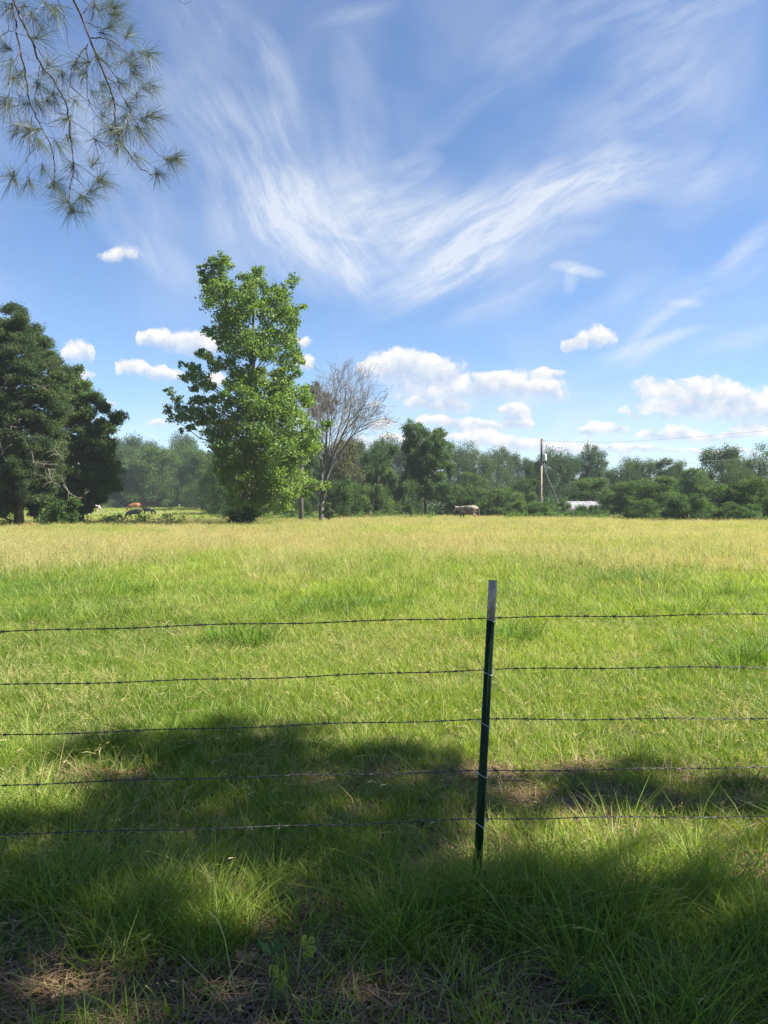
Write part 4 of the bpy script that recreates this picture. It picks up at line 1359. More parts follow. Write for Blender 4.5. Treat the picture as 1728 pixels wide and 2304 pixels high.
def overhanging_pine():
    s = 500 / 1659
    rr = np.random.default_rng(8)
    base = np.array([-6.2, 4.2, gz(-6.2, 4.2)])
    t = thing("pine_tree", "pine overhanging from the upper left with drooping needle tufts on dark branches", "tree", tuple(base))
    wood = MB()
    wood.tube([(0, 0, -.2), (.05, 0, 3), (.0, .05, 7), (.1, 0, 11), (.05, .1, 15)], [.26, .23, .19, .13, .04], 10)
    wood.obj("trunk", M_BARK, t, True)
    def depth(zx, zy):                       # the boughs droop towards the field
        return 6.0 + .5 * (zx / 1000 - .5) + .15 * math.sin(zx * .011 + zy * .007)
    A = lambda zx, zy: at(zx * s, zy * s, depth(zx, zy)) - base
    br = MB(); nd = MB()
    limbs = [  # path in the enlarged photograph, start radius (px there)
        ([(60, -90), (95, 0), (170, 170), (240, 310), (300, 480), (390, 590), (490, 750), (515, 900), (530, 1050), (548, 1170), (545, 1280), (525, 1400), (515, 1520), (535, 1570)], 17),
        ([(90, 20), (100, 80), (130, 240), (160, 430), (200, 620), (230, 790), (290, 910), (350, 1020), (400, 1150), (415, 1290), (402, 1385)], 14),
        ([(520, -80), (550, 0), (620, 150), (675, 290), (720, 400), (780, 560), (830, 680), (858, 800), (865, 930), (885, 1040), (950, 1130), (1030, 1240), (1120, 1305), (1180, 1300)], 18),
        ([(780, 560), (860, 620), (940, 760), (1000, 890), (1080, 1030), (1150, 1130), (1230, 1190), (1275, 1205)], 9),
        ([(675, 285), (750, 285), (820, 295), (890, 350), (960, 410), (1040, 405)], 9),
        ([(890, 340), (935, 305), (965, 270)], 6), ([(720, 400), (820, 500), (900, 620), (1010, 730), (1080, 715)], 8),
        ([(860, 770), (960, 830), (1050, 910), (1105, 890)], 7), ([(655, 330), (590, 420), (530, 520), (520, 640), (505, 720), (570, 770)], 8),
        ([(650, 340), (655, 480), (645, 640), (665, 790), (740, 890), (830, 965), (880, 950)], 7), ([(520, 640), (620, 720), (700, 790), (780, 850), (850, 860)], 6),
        ([(515, 890), (620, 950), (690, 1010), (720, 1050)], 6), ([(548, 1210), (650, 1270), (700, 1320), (758, 1355)], 6), ([(545, 1310), (610, 1370), (640, 1420), (690, 1440)], 5),
        ([(510, 1395), (580, 1440), (610, 1480)], 5), ([(240, 860), (225, 1000), (225, 1120), (205, 1170), (210, 1260), (220, 1370)], 6), ([(215, 1160), (150, 1250), (130, 1300), (95, 1325)], 5),
        ([(145, 390), (80, 500), (65, 620), (65, 720), (75, 800)], 6), ([(200, 640), (150, 700), (135, 800), (135, 870), (200, 970), (260, 990)], 5),
        ([(240, 310), (300, 400), (370, 480), (465, 560)], 6), ([(300, 480), (285, 600), (260, 700), (240, 800)], 5), ([(-30, 285), (60, 230), (110, 240), (100, 100)], 6), ([(40, -30), (45, 90), (60, 130), (60, 230)], 5),
        ([(420, -40), (480, 120), (500, 230), (500, 310), (525, 360)], 6), ([(290, 910), (380, 950), (460, 950), (500, 900)], 4), ([(350, 1020), (310, 1050), (300, 1085)], 4), ([(350, 1020), (430, 1040), (520, 1035)], 4),
        ([(200, 620), (280, 660), (340, 690), (400, 720)], 4), ([(160, 380), (210, 430), (270, 470)], 4), ([(640, 160), (720, 200), (790, 220), (840, 205)], 6), ([(600, -20), (700, 60), (770, 80), (830, 45)], 7),
        ([(885, 1040), (880, 1090), (910, 1110)], 4), ([(950, 1130), (955, 1205)], 4), ([(780, 600), (740, 680), (720, 760)], 4), ([(820, 500), (880, 470), (930, 445)], 4), ([(130, 60), (200, 40), (260, 70), (350, 50)], 5),
        ([(640, 480), (600, 470), (560, 490)], 3), ([(130, 250), (200, 270), (280, 285)], 4), ([(490, 750), (560, 720), (620, 720)], 3), ([(865, 930), (960, 960), (1040, 985)], 5), ([(1000, 890), (1040, 900), (1120, 860)], 4),
        ([(170, 170), (190, 90), (180, 40)], 4), ([(95, 0), (60, -60), (20, -120)], 6), ([(720, 400), (690, 520), (700, 640)], 4), ([(45, 350), (20, 440), (-30, 430)], 3), ([(70, 700), (20, 760), (60, 880), (125, 960)], 4),
        ([(1325, -4), (1350, 18), (1380, 30), (1415, 18), (1436, 3)], 3.2), ([(1325, -4), (1300, -60), (1100, -200), (900, -260)], 4), ([(620, 100), (760, -60), (900, -260)], 6),
    ]
    tips = []
    for (path, r) in limbs:
        p = np.array([A(x, y) for (x, y) in path])
        n = len(p)
        k = np.linspace(0, n - 1, (n - 1) * 4 + 1)
        # smooth the path a little
        q = np.stack([np.interp(k, np.arange(n), p[:, j]) for j in range(3)], -1)
        for _ in range(2): q[1:-1] = (q[:-2] + 2 * q[1:-1] + q[2:]) / 4
        q[1:-1] += rr.normal(0, .0035, (len(q) - 2, 3))
        rad = np.linspace(r, max(r * .35, 2.6), len(q)) * s / F_PX * 6.0 * .5
        br.tube(q, rad, 6)
        tips.append((q[-1], q[-1] - q[-5]))
    # boughs back to the trunk, out of sight above
    for (x, y, r, z) in ((60, -90, 22, 8.2), (520, -80, 26, 8.6), (900, -260, 10, 9.4), (40, -30, 8, 7.6), (420, -40, 9, 8.4), (600, -20, 10, 8.8), (20, -120, 8, 8.0)):
        b = A(x, y)
        a = np.array([.05, 0, z])
        tt = np.linspace(0, 1, 12)[:, None]
        mid = (a + b) / 2 + np.array([.3, .2, 1.3])
        q = (1 - tt) ** 2 * a + 2 * (1 - tt) * tt * mid + tt ** 2 * b
        br.tube(q, np.linspace(r * 2.2, r, 12) * s / F_PX * 6.0 * .5, 7)
    br.obj("branches", M_PINEBARK, t, True)
    spots = [(830, 35, 0, -1), (840, 200, 1, 0), (960, 255, .6, .8), (1070, 395, 1, 0), (1080, 650, 1, .1), (1105, 870, 1, .1), (1040, 985, .4, -.6), (1275, 1200, .9, -.1), (1275, 1210, .3, -.9), (1180, 1300, .3, -.8), (880, 1085, -.3, -.6), (1020, 1180, .3, -.6),
             (535, 1570, 0, -1), (535, 1570, .2, .4), (402, 1390, 0, -1), (402, 1390, .6, .3), (218, 1375, 0, -1), (95, 1325, -.3, -.6), (95, 1325, -.2, .6), (760, 1345, .8, .3), (760, 1350, .6, -.7), (690, 1430, .8, .2), (610, 1475, .4, -.7), (720, 1050, .6, -.5), (300, 1085, .1, -.8), (430, 1085, .3, -.6),
             (260, 975, -.3, -.2), (180, 780, -.3, -.3), (370, 770, .5, -.4), (290, 640, .3, -.6), (100, 590, .2, -.4), (65, 780, -.4, -.7), (640, 470, -.3, -.4), (930, 450, .4, -.4), (700, 700, .4, -.4), (570, 770, .4, -.7), (350, 50, .4, -.8), (180, 50, .2, -.8),
             (280, 285, .8, .1), (370, 480, .3, .6), (465, 565, .1, -1), (45, 350, -.6, .3), (80, 480, -.2, -.8), (770, 865, .3, -.4), (960, 800, .3, -.5), (860, 950, .4, -.5), (780, 640, .5, -.4), (880, 1000, -.3, -.5),
             (850, 110, .8, -.2), (770, 250, .6, -.3), (1000, 560, .5, -.6), (1020, 720, .2, -.9), (1060, 900, .2, -.9), (950, 960, .2, -.9), (560, 480, -.2, -.5), (690, 1220, .5, .8), (830, 965, .2, -.9), (200, 970, -.2, -.6), (500, 890, -.7, -.3), (130, 960, -.4, -.7),
             (520, 1035, .5, -.6), (330, 1270, .2, -.8), (540, 1250, -.5, -.5), (480, 1500, -.6, .2), (640, 1480, .6, -.4), (20, 760, -.6, -.4), (900, 620, .4, -.6), (740, 450, .4, -.5), (820, 350, .3, -.7), (620, 560, -.3, -.7), (720, 60, .3, -.7),
             (60, 70, -.5, -.5), (420, 90, .1, -.9), (250, 130, .2, -.9), (150, 560, -.4, -.5), (330, 560, .3, -.5), (400, 720, .3, -.7), (280, 780, .2, -.7), (1120, 420, .5, -.5), (1000, 420, .1, -.9), (1150, 650, .6, -.4), (1160, 880, .7, -.3),
             (1320, 1180, .9, .3), (1000, 500, .8, -.1), (870, 60, .9, -.2), (940, 880, -.4, -.5), (820, 780, -.3, -.6)]
    for (x, y, dx, dz) in spots:
        p = A(x, y)
        pine_tuft(nd, p, np.array([dx, rr.normal(0, .35), dz]), int(rr.integers(60, 95)), .185 * rr.uniform(.8, 1.15), .0021, rr)
    nd.obj("needles", M_NEEDLE, t)
    # rest of the crown, high above the frame
    hi = MB()
    for i in range(190):
        a = rr.random() * 6.28; z = 8.8 + 6.5 * rr.random(); r_ = (1 - (z - 8.8) / 8) * 3.0 * math.sqrt(rr.random())
        p = np.array([math.cos(a) * r_ - .6, math.sin(a) * r_ - .6, z])
        for q in range(3):
            pine_tuft(hi, p + rr.normal(0, .22, 3), np.array([math.cos(a), math.sin(a), .4]), 26, .2, .006, rr)
    hi.obj("upper_crown", M_NEEDLE, t)


overhanging_pine()


# ------------------------------------------------------------------ shade tree to the right, outside the frame: it throws the shade on the near grass
def shade_tree():
    rr = np.random.default_rng(4)
    base = np.array([9.6, 1.4, gz(9.6, 1.4)])
    t = thing("shade_oak", "large leafy oak whose crown shades the grass by the fence", "tree", tuple(base))
    wood = MB(); mb = MB()
    wood.tube([(0, 0, -.2), (0, .05, 3), (.1, 0, 6.5), (0, .1, 10), (.1, 0, 13)], [.34, .3, .25, .16, .05], 10)
    cot = 1 / math.tan(SUN_EL)

    def dpx(px, py):
        d = EYE * F_PX / (py - 1133)
        return (px - 864) / F_PX * d, d
    gaps = [dpx(1500, 1910) + (1.0, .42), dpx(1230, 1890) + (.55, .32), dpx(1690, 1940) + (.9, .44), dpx(1180, 1965) + (.34, .22), dpx(440, 2040) + (.24, .20), dpx(360, 2130) + (.24, .18),
            dpx(280, 2260) + (.48, .20), dpx(40, 2240) + (.18, .14), dpx(-10, 1780) + (.55, .75), dpx(40, 1920) + (.26, .16), dpx(1560, 2010) + (.30, .14), dpx(690, 2135) + (.20, .20), dpx(615, 2215) + (.18, .17), dpx(1200, 1705) + (.22, .16),
            dpx(240, 1700) + (.18, .18), dpx(720, 1760) + (.15, .12), dpx(1640, 1700) + (.3, .14), dpx(150, 2080) + (.18, .12), dpx(900, 1830) + (.16, .10), dpx(1120, 2290) + (.2, .10)]
    boughs = []
    y0 = .2
    while y0 < 5.7:
        x0 = -4.2
        while x0 < 5.0:
            x = x0 + rr.normal(0, .05); y = y0 + rr.normal(0, .05)
            edge = np.interp(x, [-4, -2.3, -1.4, -.4, 0.2, .8, 1.6, 2.6, 5], [4.9, 5.45, 5.5, 5.35, 5.0, 4.75, 4.72, 4.7, 4.6]) + .14 * math.sin(x * 9) + rr.normal(0, .05)
            ok = y < edge - .12
            for (gx, gy, rx, ry) in gaps:
                if ((x - gx) / rx) ** 2 + ((y - gy) / ry) ** 2 < 1.0 + rr.normal(0, .2): ok = False
            if x < -2.25 and y > 3.7: ok = False
            if rr.random() < .32 * (edge - y < .7) + .15: ok = False
            if ok:
                for q in range(2):
                    h = 9.4 + 3.4 * rr.random()
                    k = h * cot
                    boughs.append((x + math.sin(SUN_AZ) * k, y + math.cos(SUN_AZ) * k, h))
            x0 += .20
        y0 += .20
    B_ = np.array(boughs) - base
    n = 27
    for b in B_:
        p = b + rr.normal(0, .085, (n, 3))
        mb.leaves(p, .10 + .05 * rr.random(n), rr.normal(size=(n, 3)), rr.random(n), .7)
    for b in B_[::60]:
        zt = min(max(b[2] - 1.5, 4), 12)
        limb(wood, (0.05, .05, zt), b, .06, .015, .05, 7, 5)
    wood.obj("trunk", M_BARK, t, True)
    mb.obj("crown", M_OAK, t)


shade_tree()


# ------------------------------------------------------------------ cattle
def skin_body(name, joints, edges, mat, parent, levels=2):
    """one continuous body grown round a skeleton; joints: {key: (x, y, z, rx, ry)}"""
    keys = list(joints)
    me = bpy.data.meshes.new(name)
    me.from_pydata([joints[k][:3] for k in keys], [(keys.index(a), keys.index(b)) for a, b in edges], [])
    o = bpy.data.objects.new(name + "_skeleton", me)
    COL.objects.link(o)
    o.modifiers.new("skin", 'SKIN')
    bm = bmesh.new(); bm.from_mesh(me)
    lay = bm.verts.layers.skin.verify()
    bm.verts.ensure_lookup_table()
    for i, k in enumerate(keys):
        bm.verts[i][lay].radius = (joints[k][3], joints[k][4])
        bm.verts[i][lay].use_root = (i == 0)
    bm.to_mesh(me); bm.free()
    if "skin" not in o.modifiers: o.modifiers.new("skin", 'SKIN')
    sub = o.modifiers.new("sub", 'SUBSURF'); sub.levels = levels; sub.render_levels = levels
    dg = bpy.context.evaluated_depsgraph_get()
    out = bpy.data.meshes.new_from_object(o.evaluated_get(dg))
    bpy.data.objects.remove(o)
    out.name = name
    out.polygons.foreach_set('use_smooth', np.ones(len(out.polygons), bool))
    out.materials.clear(); out.materials.append(mat)
    return link(name, out, None, parent)


def cow(label, loc, heading, mat, pose='graze', scale=1.0, ear_mat=None):
    t = thing("cow", label, "cow", loc, heading)
    t.scale = (scale,) * 3
    J = {'pelvis': (0, 0, 1.13, .29, .30), 'mid': (.45, 0, 1.07, .35, .38), 'chest': (.92, 0, 1.08, .30, .37), 'rump': (-.25, 0, 1.18, .21, .23)}
    if pose == 'graze':
        J.update({'neck0': (1.32, 0, .98, .19, .26), 'neck1': (1.56, 0, .70, .14, .19), 'poll': (1.70, 0, .46, .12, .14), 'nose': (1.84, 0, .12, .09, .09)})
        ear = (1.68, .52)
    else:
        J.update({'neck0': (1.22, 0, 1.12, .18, .26), 'neck1': (1.46, 0, 1.13, .13, .19), 'poll': (1.68, 0, 1.16, .12, .14), 'fore': (1.80, 0, 1.02, .105, .12), 'nose': (1.94, 0, .80, .085, .085)})
        ear = (1.66, 1.24)
    E_ = [('pelvis', 'mid'), ('mid', 'chest'), ('chest', 'neck0'), ('neck0', 'neck1'), ('neck1', 'poll'), ('pelvis', 'rump')]
    E_ += [('poll', 'fore'), ('fore', 'nose')] if 'fore' in J else [('poll', 'nose')]
    for sd, y in (('l', .17), ('r', -.17)):
        J.update({'sh' + sd: (1.08, y, .82, .13, .15), 'kn' + sd: (1.10 + (.1 if sd == 'l' else -.06), y, .45, .065, .065), 'ft' + sd: (1.08 + (.12 if sd == 'l' else -.12), y, .10, .045, .045), 'hf' + sd: (1.12 + (.12 if sd == 'l' else -.12), y, .0, .055, .055)})
        J.update({'hp' + sd: (-.08, y * 1.1, .88, .17, .18), 'st' + sd: (.04, y * 1.15, .68, .11, .12), 'hk' + sd: (-.22 + (.1 if sd == 'r' else 0), y * 1.1, .46, .06, .065), 'hft' + sd: (-.14 + (.14 if sd == 'r' else 0), y * 1.1, .10, .045, .045), 'hh' + sd: (-.10 + (.14 if sd == 'r' else 0), y * 1.1, 0, .055, .055)})
        E_ += [('chest', 'sh' + sd), ('sh' + sd, 'kn' + sd), ('kn' + sd, 'ft' + sd), ('ft' + sd, 'hf' + sd), ('pelvis', 'hp' + sd), ('hp' + sd, 'st' + sd), ('st' + sd, 'hk' + sd), ('hk' + sd, 'hft' + sd), ('hft' + sd, 'hh' + sd)]
    J.update({'tl0': (-.44, 0, 1.16, .05, .05), 'tl1': (-.52, .02, .85, .028, .028), 'tl2': (-.50, .03, .50, .03, .03), 'tl3': (-.48, .03, .32, .045, .045)})
    E_ += [('rump', 'tl0'), ('tl0', 'tl1'), ('tl1', 'tl2'), ('tl2', 'tl3')]
    skin_body("body", J, E_, mat, t)
    for y in (1, -1):
        mb = MB()
        p = np.array([(ear[0], y * .09, ear[1]), (ear[0] - .03, y * .20, ear[1] + .05), (ear[0] - .05, y * .31, ear[1] + .03), (ear[0] - .06, y * .36, ear[1] - .01)])
        mb.tube(p, [.03, .065, .055, .015], 7)
        mb.obj("ear", ear_mat or mat, t, True)
    return t


def cattle():
    black = noise_mat("black_hide", [(0, (.006, .006, .006)), (1, (.016, .015, .014))], 3, 3, .8, spec=.08)
    blackw = noise_mat("black_white_hide", [(0, (.010, .010, .010)), (.86, (.02, .018, .018)), (.9, (.45, .43, .40))], 2.2, 2, .8, spec=.08, lo=.25, hi=.75)
    red = noise_mat("red_hide", [(0, (.16, .055, .025)), (1, (.28, .11, .05))], 3, 4, .6)
    pale = noise_mat("pale_hide", [(0, (.09, .06, .04)), (.34, (.145, .105, .075)), (.5, (.20, .16, .13)), (1, (.30, .255, .215))], 2.6, 4, .7, lo=.28, hi=.72)
    white = noise_mat("white_hide", [(0, (.15, .12, .10)), (.35, (.30, .28, .25)), (1, (.46, .44, .41))], 3, 4, .7)

    def place(px, d, ground=None):
        x = (px - 864) / F_PX * d
        return (x, d, gz(x, d) if ground is None else ground)
    cow("pale dun cow with white ears facing left by the treeline in mid field", place(1066, 66), R(152), pale, 'stand', .97, ear_mat=white)
    cow("black cow grazing nearest of the cattle in the left clearing", place(312, 101), R(184), black, 'graze', 1.0)
    cow("reddish brown cow directly behind the nearest black cow", place(310, 136), R(186), red, 'graze', 1.05)
    cow("black cow with white face grazing right of the brown cow", place(326, 122), R(8), blackw, 'graze', .95)
    cow("white cow standing at the left of the clearing beside the cedars", place(210, 132), R(70), white, 'graze', 1.0)
    c = cow("white cow resting low in the grass at the left bush of the clearing", place(200, 122), R(200), white, 'graze', .9)
    c.location.z -= .55


cattle()


# ------------------------------------------------------------------ utility pole, line, shed
def pole_and_shed():
    m_pole = noise_mat("weathered_pole", [(0, (.16, .135, .10)), (1, (.33, .29, .22))], 5, 5, .85, (6, 6, .4))
    m_top = noise_mat("pole_top", [(0, (.07, .06, .055)), (1, (.13, .11, .10))], 6, 4, .85)
    m_tank = noise_mat("transformer_paint", [(0, (.42, .44, .44)), (1, (.52, .54, .54))], 3, 3, .4)
    m_ins = noise_mat("insulator", [(0, (.12, .12, .13)), (1, (.22, .22, .23))], 5, 3, .3)
    d = 88.0
    s = 220 / 1659
    A = lambda zx, zy, dd=0.0: at(1180 + zx * s, 970 + zy * s, d + dd)
    base = A(275, 1400); base[2] = gz(base[0], base[1])
    t = thing("utility_pole", "tall wooden utility pole carrying a grey transformer above the bushes", "utility pole", tuple(base))
    mb = MB(); top = A(293, 130) - base; mid = A(287, 480) - base
    mb.tube([(0, 0, -.5), mid * .5, mid], [.155, .14, .125], 10); mb.obj("pole", m_pole, t, True)
    mb = MB(); mb.tube([mid, top], [.126, .115], 10); o = mb.obj("pole_top", m_top, t, True); o['label'] = "darker weathered upper length"
    mb = MB(); c0 = A(340, 505, -.15) - base; c1 = A(340, 395, -.15) - base
    mb.tube([c0, c0 + (0, 0, .04), c1 - (0, 0, .06), c1, c1 + (0, 0, .05)], [.23, .25, .25, .25, .12], 14); tk = mb.obj("transformer", m_tank, t, True)
    mb = MB(); mb.tube([c1, c1 + (0, 0, .10), c1 + (0, 0, .12), c1 + (0, 0, .22)], [.05, .05, .08, .03], 8); mb.obj("bushing", m_ins, tk)
    mb = MB(); mb.box((-.30, -.03, -.1), (.0, .03, -.04)); mb.box((-.30, -.03, .3), (.0, .03, .36)); mb.v = [v + c0 + (0, 0, .1) for v in mb.v]; mb.obj("bracket", m_ins, t)
    mb = MB(); a0 = A(300, 270) - base; a1 = A(375, 268) - base
    mb.tube([a0, a1], [.03, .03], 6); mb.obj("cutout_arm", m_ins, t)
    mb = MB(); e0 = A(375, 245) - base; e1 = A(388, 320) - base
    mb.tube([e0 + (.12, 0, .12), e0, (e0 + e1) / 2, e1], [.03, .05, .04, .03], 6); mb.obj("fuse_cutout", m_ins, t)
    mb = MB(); mb.tube([A(388, 320) - base, A(390, 400) - base, A(380, 520) - base], .02, 5); mb.tube([A(320, 155) - base, A(360, 200) - base, A(388, 250) - base], .014, 5); mb.obj("jumper_wire", m_ins, t)
    mb = MB(); q = A(300, 150) - base; mb.tube([q, q + (.2, 0, 0)], [.05, .05], 6); mb.obj("insulator", m_ins, t)
    mb = MB(); mb.tube([A(320, 560) - base, A(400, 800) - base, A(505, 1025, -2) - base, A(640, 1330, -5) - base], .020, 5); mb.obj("guy_wire", m_ins, t)
    # line running off to the right
    p0 = A(325, 155); 
    pts = []
    for (px, py, dd) in ((1222, 991, 88), (1300, 995.5, 87), (1400, 995, 85.5), (1500, 988, 84), (1600, 980, 82), (1728, 969, 80), (1900, 950, 77), (2150, 915, 73)):
        pts.append(at(px, py, dd))
    pts = np.array(pts)
    k = np.linspace(0, len(pts) - 1, 40)
    q = np.stack([np.interp(k, np.arange(len(pts)), pts[:, j]) for j in range(3)], -1)
    for _ in range(6): q[1:-1] = (q[:-2] + 2 * q[1:-1] + q[2:]) / 4
    mb = MB(); mb.tube(q, .012, 5)
    tag(mb.obj("power_line", m_ins), "upper power line running right from the top of the utility pole", "power line")
    pts = np.array([at(1228, 1030, 88), at(1350, 1040, 90), at(1500, 1041, 92), at(1620, 1036, 94), at(1728, 1029, 96), at(1900, 1010, 98)])
    mb = MB(); mb.tube(pts, .008, 5)
    tag(mb.obj("power_line", m_ins), "lower faint power line running right behind the treetops", "power line")
    # shed
    m_tin, k, out = new_mat("tin_roof")
    co = k.n("ShaderNodeTexCoord").outputs['Object']
    f = k.smooth(k.noise(co, 1.6, 5, .6, '3D')[0], .4, .7)
    p = k.n("ShaderNodeBsdfPrincipled")
    k.put(p.inputs['Base Color'], k.mix(f, (.19, .19, .205), (.36, .36, .38)))
    p.inputs['Metallic'].default_value = .3; p.inputs['Roughness'].default_value = .5
    k.t.links.new(p.outputs[0], out.inputs[0])
    m_board = noise_mat("shed_boards", [(0, (.06, .05, .04)), (1, (.14, .115, .09))], 6, 4, .85, (4, 4, .5))
    d = 82.0
    e0 = at(1246, 1146, d); e1 = at(1360, 1146, d - 1); r0 = at(1252, 1128, d + 3.6); r1 = at(1350, 1128, d + 2.6)
    cx0 = (e0 + e1) / 2
    g = gz(cx0[0], cx0[1])
    sh = thing("shed", "low shed with a pale sheet metal roof half hidden by bushes", "shed", (cx0[0], cx0[1], g))
    O = np.array(sh.location)
    mb = MB()
    n = 34
    for side in (0, 1):
        rows = []
        a0, a1, b0, b1 = (e0, e1, r0, r1) if side == 0 else (r0, r1, r0 + np.array([0, 3.4, -.9]), r1 + np.array([0, 3.4, -.9]))
        V = []
        for i in range(n + 1):
            f_ = i / n; up = .035 * (1 if i % 3 == 0 else 0)
            V.append(a0 + (a1 - a0) * f_ + np.array([0, 0, up])); V.append(b0 + (b1 - b0) * f_ + np.array([0, 0, up]))
        V2 = [v - np.array([0, 0, .03]) for v in V]
        i = np.arange(n) * 2
        q = np.stack([i, i + 2, i + 3, i + 1], -1)
        m_ = 2 * (n + 1)
        rim = []
        rim.append(np.stack([i, i + m_, i + m_ + 2, i + 2], -1)); rim.append(np.stack([i + 1, i + 3, i + m_ + 3, i + m_ + 1], -1))
        rim.append(np.array([[0, 1, 1 + m_, m_], [m_ - 2, 2 * m_ - 2, 2 * m_ - 1, m_ - 1]]))
        mb.add(np.array(V + V2) - O, [q, q[:, ::-1] + m_] + rim)
    mb.obj("roof", m_tin, sh)
    mb = MB()
    lo = np.minimum(e0, e1); x0, x1 = e0[0] + .25, e1[0] - .25
    y0 = e1[1] + .6; y1 = r0[1] + 2.9
    zt = e0[2] - .02
    mb.box((x0 - O[0], y0 - O[1], -.1), (x1 - O[0], y0 + .06 - O[1], zt + .12 - O[2]))
    mb.box((x0 - O[0], y1 - O[1], -.1), (x1 - O[0], y1 + .06 - O[1], zt + .12 - O[2]))
    mb.box((x0 - O[0], y0 + .063 - O[1], -.1), (x0 + .06 - O[0], y1 - .003 - O[1], zt + .10 - O[2]))
    mb.box((x1 - .06 - O[0], y0 + .063 - O[1], -.1), (x1 - O[0], y1 - .003 - O[1], zt + .10 - O[2]))
    mb.obj("wall", m_board, sh)
    for fx in (.02, .5, .98):
        mb = MB(); q = e0 + (e1 - e0) * fx + np.array([0, .12, -.04])
        mb.tube([q - O - (0, 0, q[2] - O[2] + .2), q - O], [.06, .06], 7); mb.obj("corner_post", m_board, sh)


pole_and_shed()


# ------------------------------------------------------------------ small plants close to the fence
def small_plants():
    rr = np.random.default_rng(12)
    def foot(px, py):
        d = EYE * F_PX / (py - 1133)
        x = (px - 864) / F_PX * d
        return np.array([x, d, gz(x, d)])
    m_stem = M_WEED
    m_head = leaf_mat("sedge_head", (.34, .40, .08), (.58, .60, .18), .4)
    m_oakleaf = leaf_mat("sapling_leaf", (.06, .12, .03), (.11, .18, .05), .4)
    m_dead = leaf_mat("curled_dead_leaf", (.30, .17, .08), (.42, .26, .14), .3, tcol=(1, .9, .7))

    def lobed_leaf(mb, base, d, L, W, up, lobes=5, var=.5):
        d = np.array(d, float); d /= np.linalg.norm(d)
        s = np.cross(d, up); s /= np.linalg.norm(s); n = np.cross(s, d)
        ts = np.linspace(0, 1, lobes * 8 + 1)
        prof = np.sin(np.pi * np.clip(ts, .03, .98) ** .8) * (.72 + .28 * np.cos(ts * lobes * 2 * np.pi))
        V = []
        for t_, w_ in zip(ts, prof):
            c = base + d * L * t_ - n * L * .18 * t_ * t_
            V += [c - s * W * w_ + n * .1 * W * w_, c, c + s * W * w_ + n * .1 * W * w_]
        i = np.arange(len(ts) - 1) * 3
        q = np.concatenate([np.stack([i, i + 1, i + 4, i + 3], -1), np.stack([i + 1, i + 2, i + 5, i + 4], -1)])
        mb.add(np.array(V), [q], var)

    # oak seedling with three lobed leaves
    b = foot(610, 2225)
    t = thing("oak_seedling", "oak seedling with lobed green leaves below the sedge heads", "seedling", tuple(b))
    mb = MB(); mb.tube([(0, 0, -.02), (.003, 0, .05), (0, .005, .10)], [.003, .0025, .002], 6); mb.obj("stem", m_stem, t)
    for (dx, dy, dz, v) in ((-.55, -.1, .75, .8), (.75, .1, .6, .3), (.2, .5, .5, .5)):
        mb = MB(); lobed_leaf(mb, np.array([0, .005, .098]), (dx, dy, dz), .062, .015, (0, -.6, 1), 2, v); mb.obj("leaf", m_oakleaf, t)
    b = foot(552, 2190); b[2] += .03
    mb = MB()
    for (dx, dz) in ((-.5, .8), (.7, .7)):
        lobed_leaf(mb, np.zeros(3), (dx, -.2, dz), .055, .018, (0, -.8, .6), 3, .6)
    o = mb.obj("dead_leaf", m_dead); o.location = tuple(b)
    tag(o, "curled tan dead leaf caught in the grass left of the oak seedling", "leaf")

    # sedges with pale yellow-green spikelets
    def sedge(px, py, top, heads, label, tip):
        b = foot(px, py)
        t = thing("sedge_plant", label, "sedge", tuple(b), group="sedges with yellow-green heads")
        d = b[1] - .02
        c = at(top[0], top[1], d) - b
        mb = MB(); mb.tube([(0, 0, -.02), c * .5 + np.array([.006, 0, 0]), c], [.0022, .0018, .0014], 5)
        e = at(tip[0], tip[1], d) - b
        mb.tube([c, (c + e) / 2, e], [.0016, .0028, .0006], 4)
        mb.obj("stem", m_stem, t)
        mh = MB()
        for (hx, hy) in heads:
            h = at(hx, hy, d + rr.normal(0, .01)) - b
            mb2 = MB()
            n = 60
            v = rr.normal(size=(n, 3)); v /= np.linalg.norm(v, axis=1)[:, None]
            mh.leaves(h + v * .0066 * np.array([1, 1, 1.2]), np.full(n, .009), v + np.array([0, 0, .3]), rr.random(n), .55, .4)
            mh.tube([c, (c + h) / 2 + np.array([0, 0, .004]), h], [.0009, .0008, .0007], 4)
        mh.obj("seed_head", m_head, t)
        mb = MB()
        for k in range(7):
            a = rr.random() * 6.28
            L = .12 + .10 * rr.random()
            q = np.array([math.cos(a), math.sin(a), 0])
            p = np.array([q * L * .25 * f + q * L * .5 * f * f + np.array([0, 0, L * f * (1 - .35 * f)]) for f in np.linspace(0, 1, 6)])
            w_ = np.cross(q, (0, 0, 1.0)) * .0025
            V = np.concatenate([np.stack([pp - w_ * (1 - i / 5.5), pp + w_ * (1 - i / 5.5)]) for i, pp in enumerate(p)])
            i = np.arange(5) * 2
            mb.add(V, [np.stack([i, i + 1, i + 3, i + 2], -1)], rr.random())
        mb.obj("leaf_blades", M_WEED, t)
    sedge(655, 2255, (688, 2140), [(685, 2112), (691, 2118), (702, 2115), (687, 2128), (697, 2135), (704, 2136), (687, 2149), (699, 2146), (682, 2122)], "sedge with the larger pale head of spikelets in front of the fence", (705, 2028))
    sedge(622, 2290, (629, 2222), [(632, 2196), (640, 2207), (625, 2213), (630, 2221), (637, 2211), (630, 2204)], "sedge with small yellow-green head at the bottom of the picture", (631, 2160))
    sedge(603, 2300, (611, 2200), [(612, 2180), (620, 2180), (612, 2191), (619, 2191)], "thin sedge with four spikelets in front of the oak seedling", (613, 2165))

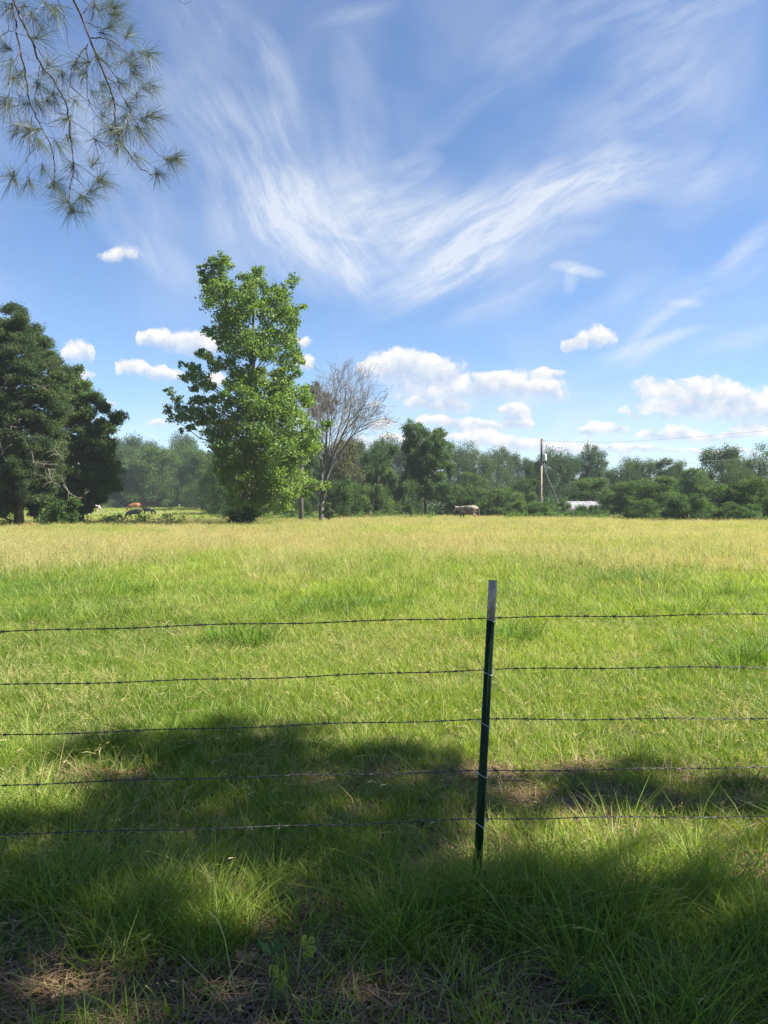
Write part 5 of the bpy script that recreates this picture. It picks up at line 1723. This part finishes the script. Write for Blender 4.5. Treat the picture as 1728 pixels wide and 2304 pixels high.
    # broad leaved weed lower right
    def rosette(px, py, L, W, n, label, mat, up=.8):
        b = foot(px, py)
        t = thing("broadleaf_weed", label, "weed", tuple(b))
        mb = MB(); mb.tube([(0, 0, -.02), (0, 0, .04)], [.004, .003], 6); mb.obj("stem", m_stem, t)
        for k in range(n):
            a = k * 2.4 + rr.normal(0, .2)
            mb = MB()
            lobed_leaf(mb, np.array([0, 0, .015 + .012 * k / n]), (math.cos(a), math.sin(a), up * (.6 + .6 * rr.random())), L * (.8 + .35 * rr.random()), W, (0, 0, 1), 1, .4 + .4 * rr.random())
            mb.obj("leaf", mat, t)
    rosette(1325, 2270, .11, .022, 8, "upright broad leaved weed in the dark grass at lower right", m_oakleaf, 1.1)
    rosette(1555, 2290, .075, .010, 6, "pale narrow leaved weed at the bottom right", M_WEED, .9)
    rosette(470, 2250, .05, .012, 9, "small creeping weed beside the bare pine needle patch", M_WEED, .4)
    rosette(1545, 2230, .05, .016, 6, "small round leaved weed in the litter near the right corner", M_WEED, .5)

    # long pale grass stalks standing alone
    def stalk(px, py, path, label):
        b = foot(px, py)
        d = b[1]
        P3 = np.array([at(x, y, d - .01 * i) - b for i, (x, y) in enumerate(path)])
        P3[0] = (0, 0, -.01)
        mb = MB(); mb.tube(P3, np.linspace(.0022, .0008, len(P3)), 5, .9)
        o = mb.obj("grass_stalk", M_PALESTALK, None, True); o.location = tuple(b)
        tag(o, label, "grass stalk", group="single pale stalks by the fence")
    stalk(543, 2303, [(543, 2303), (525, 2210), (512, 2150), (505, 2110), (490, 2070), (470, 2050)], "long pale bent grass stalk in front of the bright tuft")
    stalk(520, 2270, [(500, 2200), (520, 2290)], "short straight pale stalk crossing the long bent one") if False else None
    # fallen sticks
    m_stick = M_BARK
    for (pa, lab) in ((([(-40, 2165), (30, 2190), (80, 2205), (110, 2200), (140, 2165)]), "dark curved stick on the ground in the lower left corner"),
                      (([(270, 1690), (500, 1745), (515, 1760)]), "thin fallen twig on the bare mound"),
                      (([(620, 2010), (640, 1995), (660, 2000)]), "small broken twig in the shaded grass")):
        pts = []
        for (x, y) in pa:
            f = foot(x, y); f[2] += .022; pts.append(f)
        pts = np.array(pts); c = pts[0].copy()
        mb = MB(); mb.tube(pts - c, np.linspace(.010, .005, len(pts)) if 'curved' in lab else np.linspace(.004, .002, len(pts)), 6)
        o = mb.obj("stick", m_stick, None, True); o.location = tuple(c)
        tag(o, lab, "stick")


M_PALESTALK = leaf_mat("pale_stalk", (.20, .22, .10), (.36, .36, .18), .2)
small_plants()


# ------------------------------------------------------------------ haze over the fields
def haze():
    m, k, out = new_mat("summer_haze")
    v = k.n("ShaderNodeVolumePrincipled")
    v.inputs['Color'].default_value = (.78, .89, 1.0, 1)
    v.inputs['Density'].default_value = HAZE
    v.inputs['Anisotropy'].default_value = 0.0
    k.t.links.new(v.outputs[0], out.inputs['Volume'])
    mb = MB(); mb.box((-320, -80, -3), (320, 320, 22))
    o = mb.obj("haze", m)
    tag(o, "thin summer haze over the field and woods", "haze", kind='stuff')


HAZE = 0.0003
haze()
print("objects", len(scene.objects))
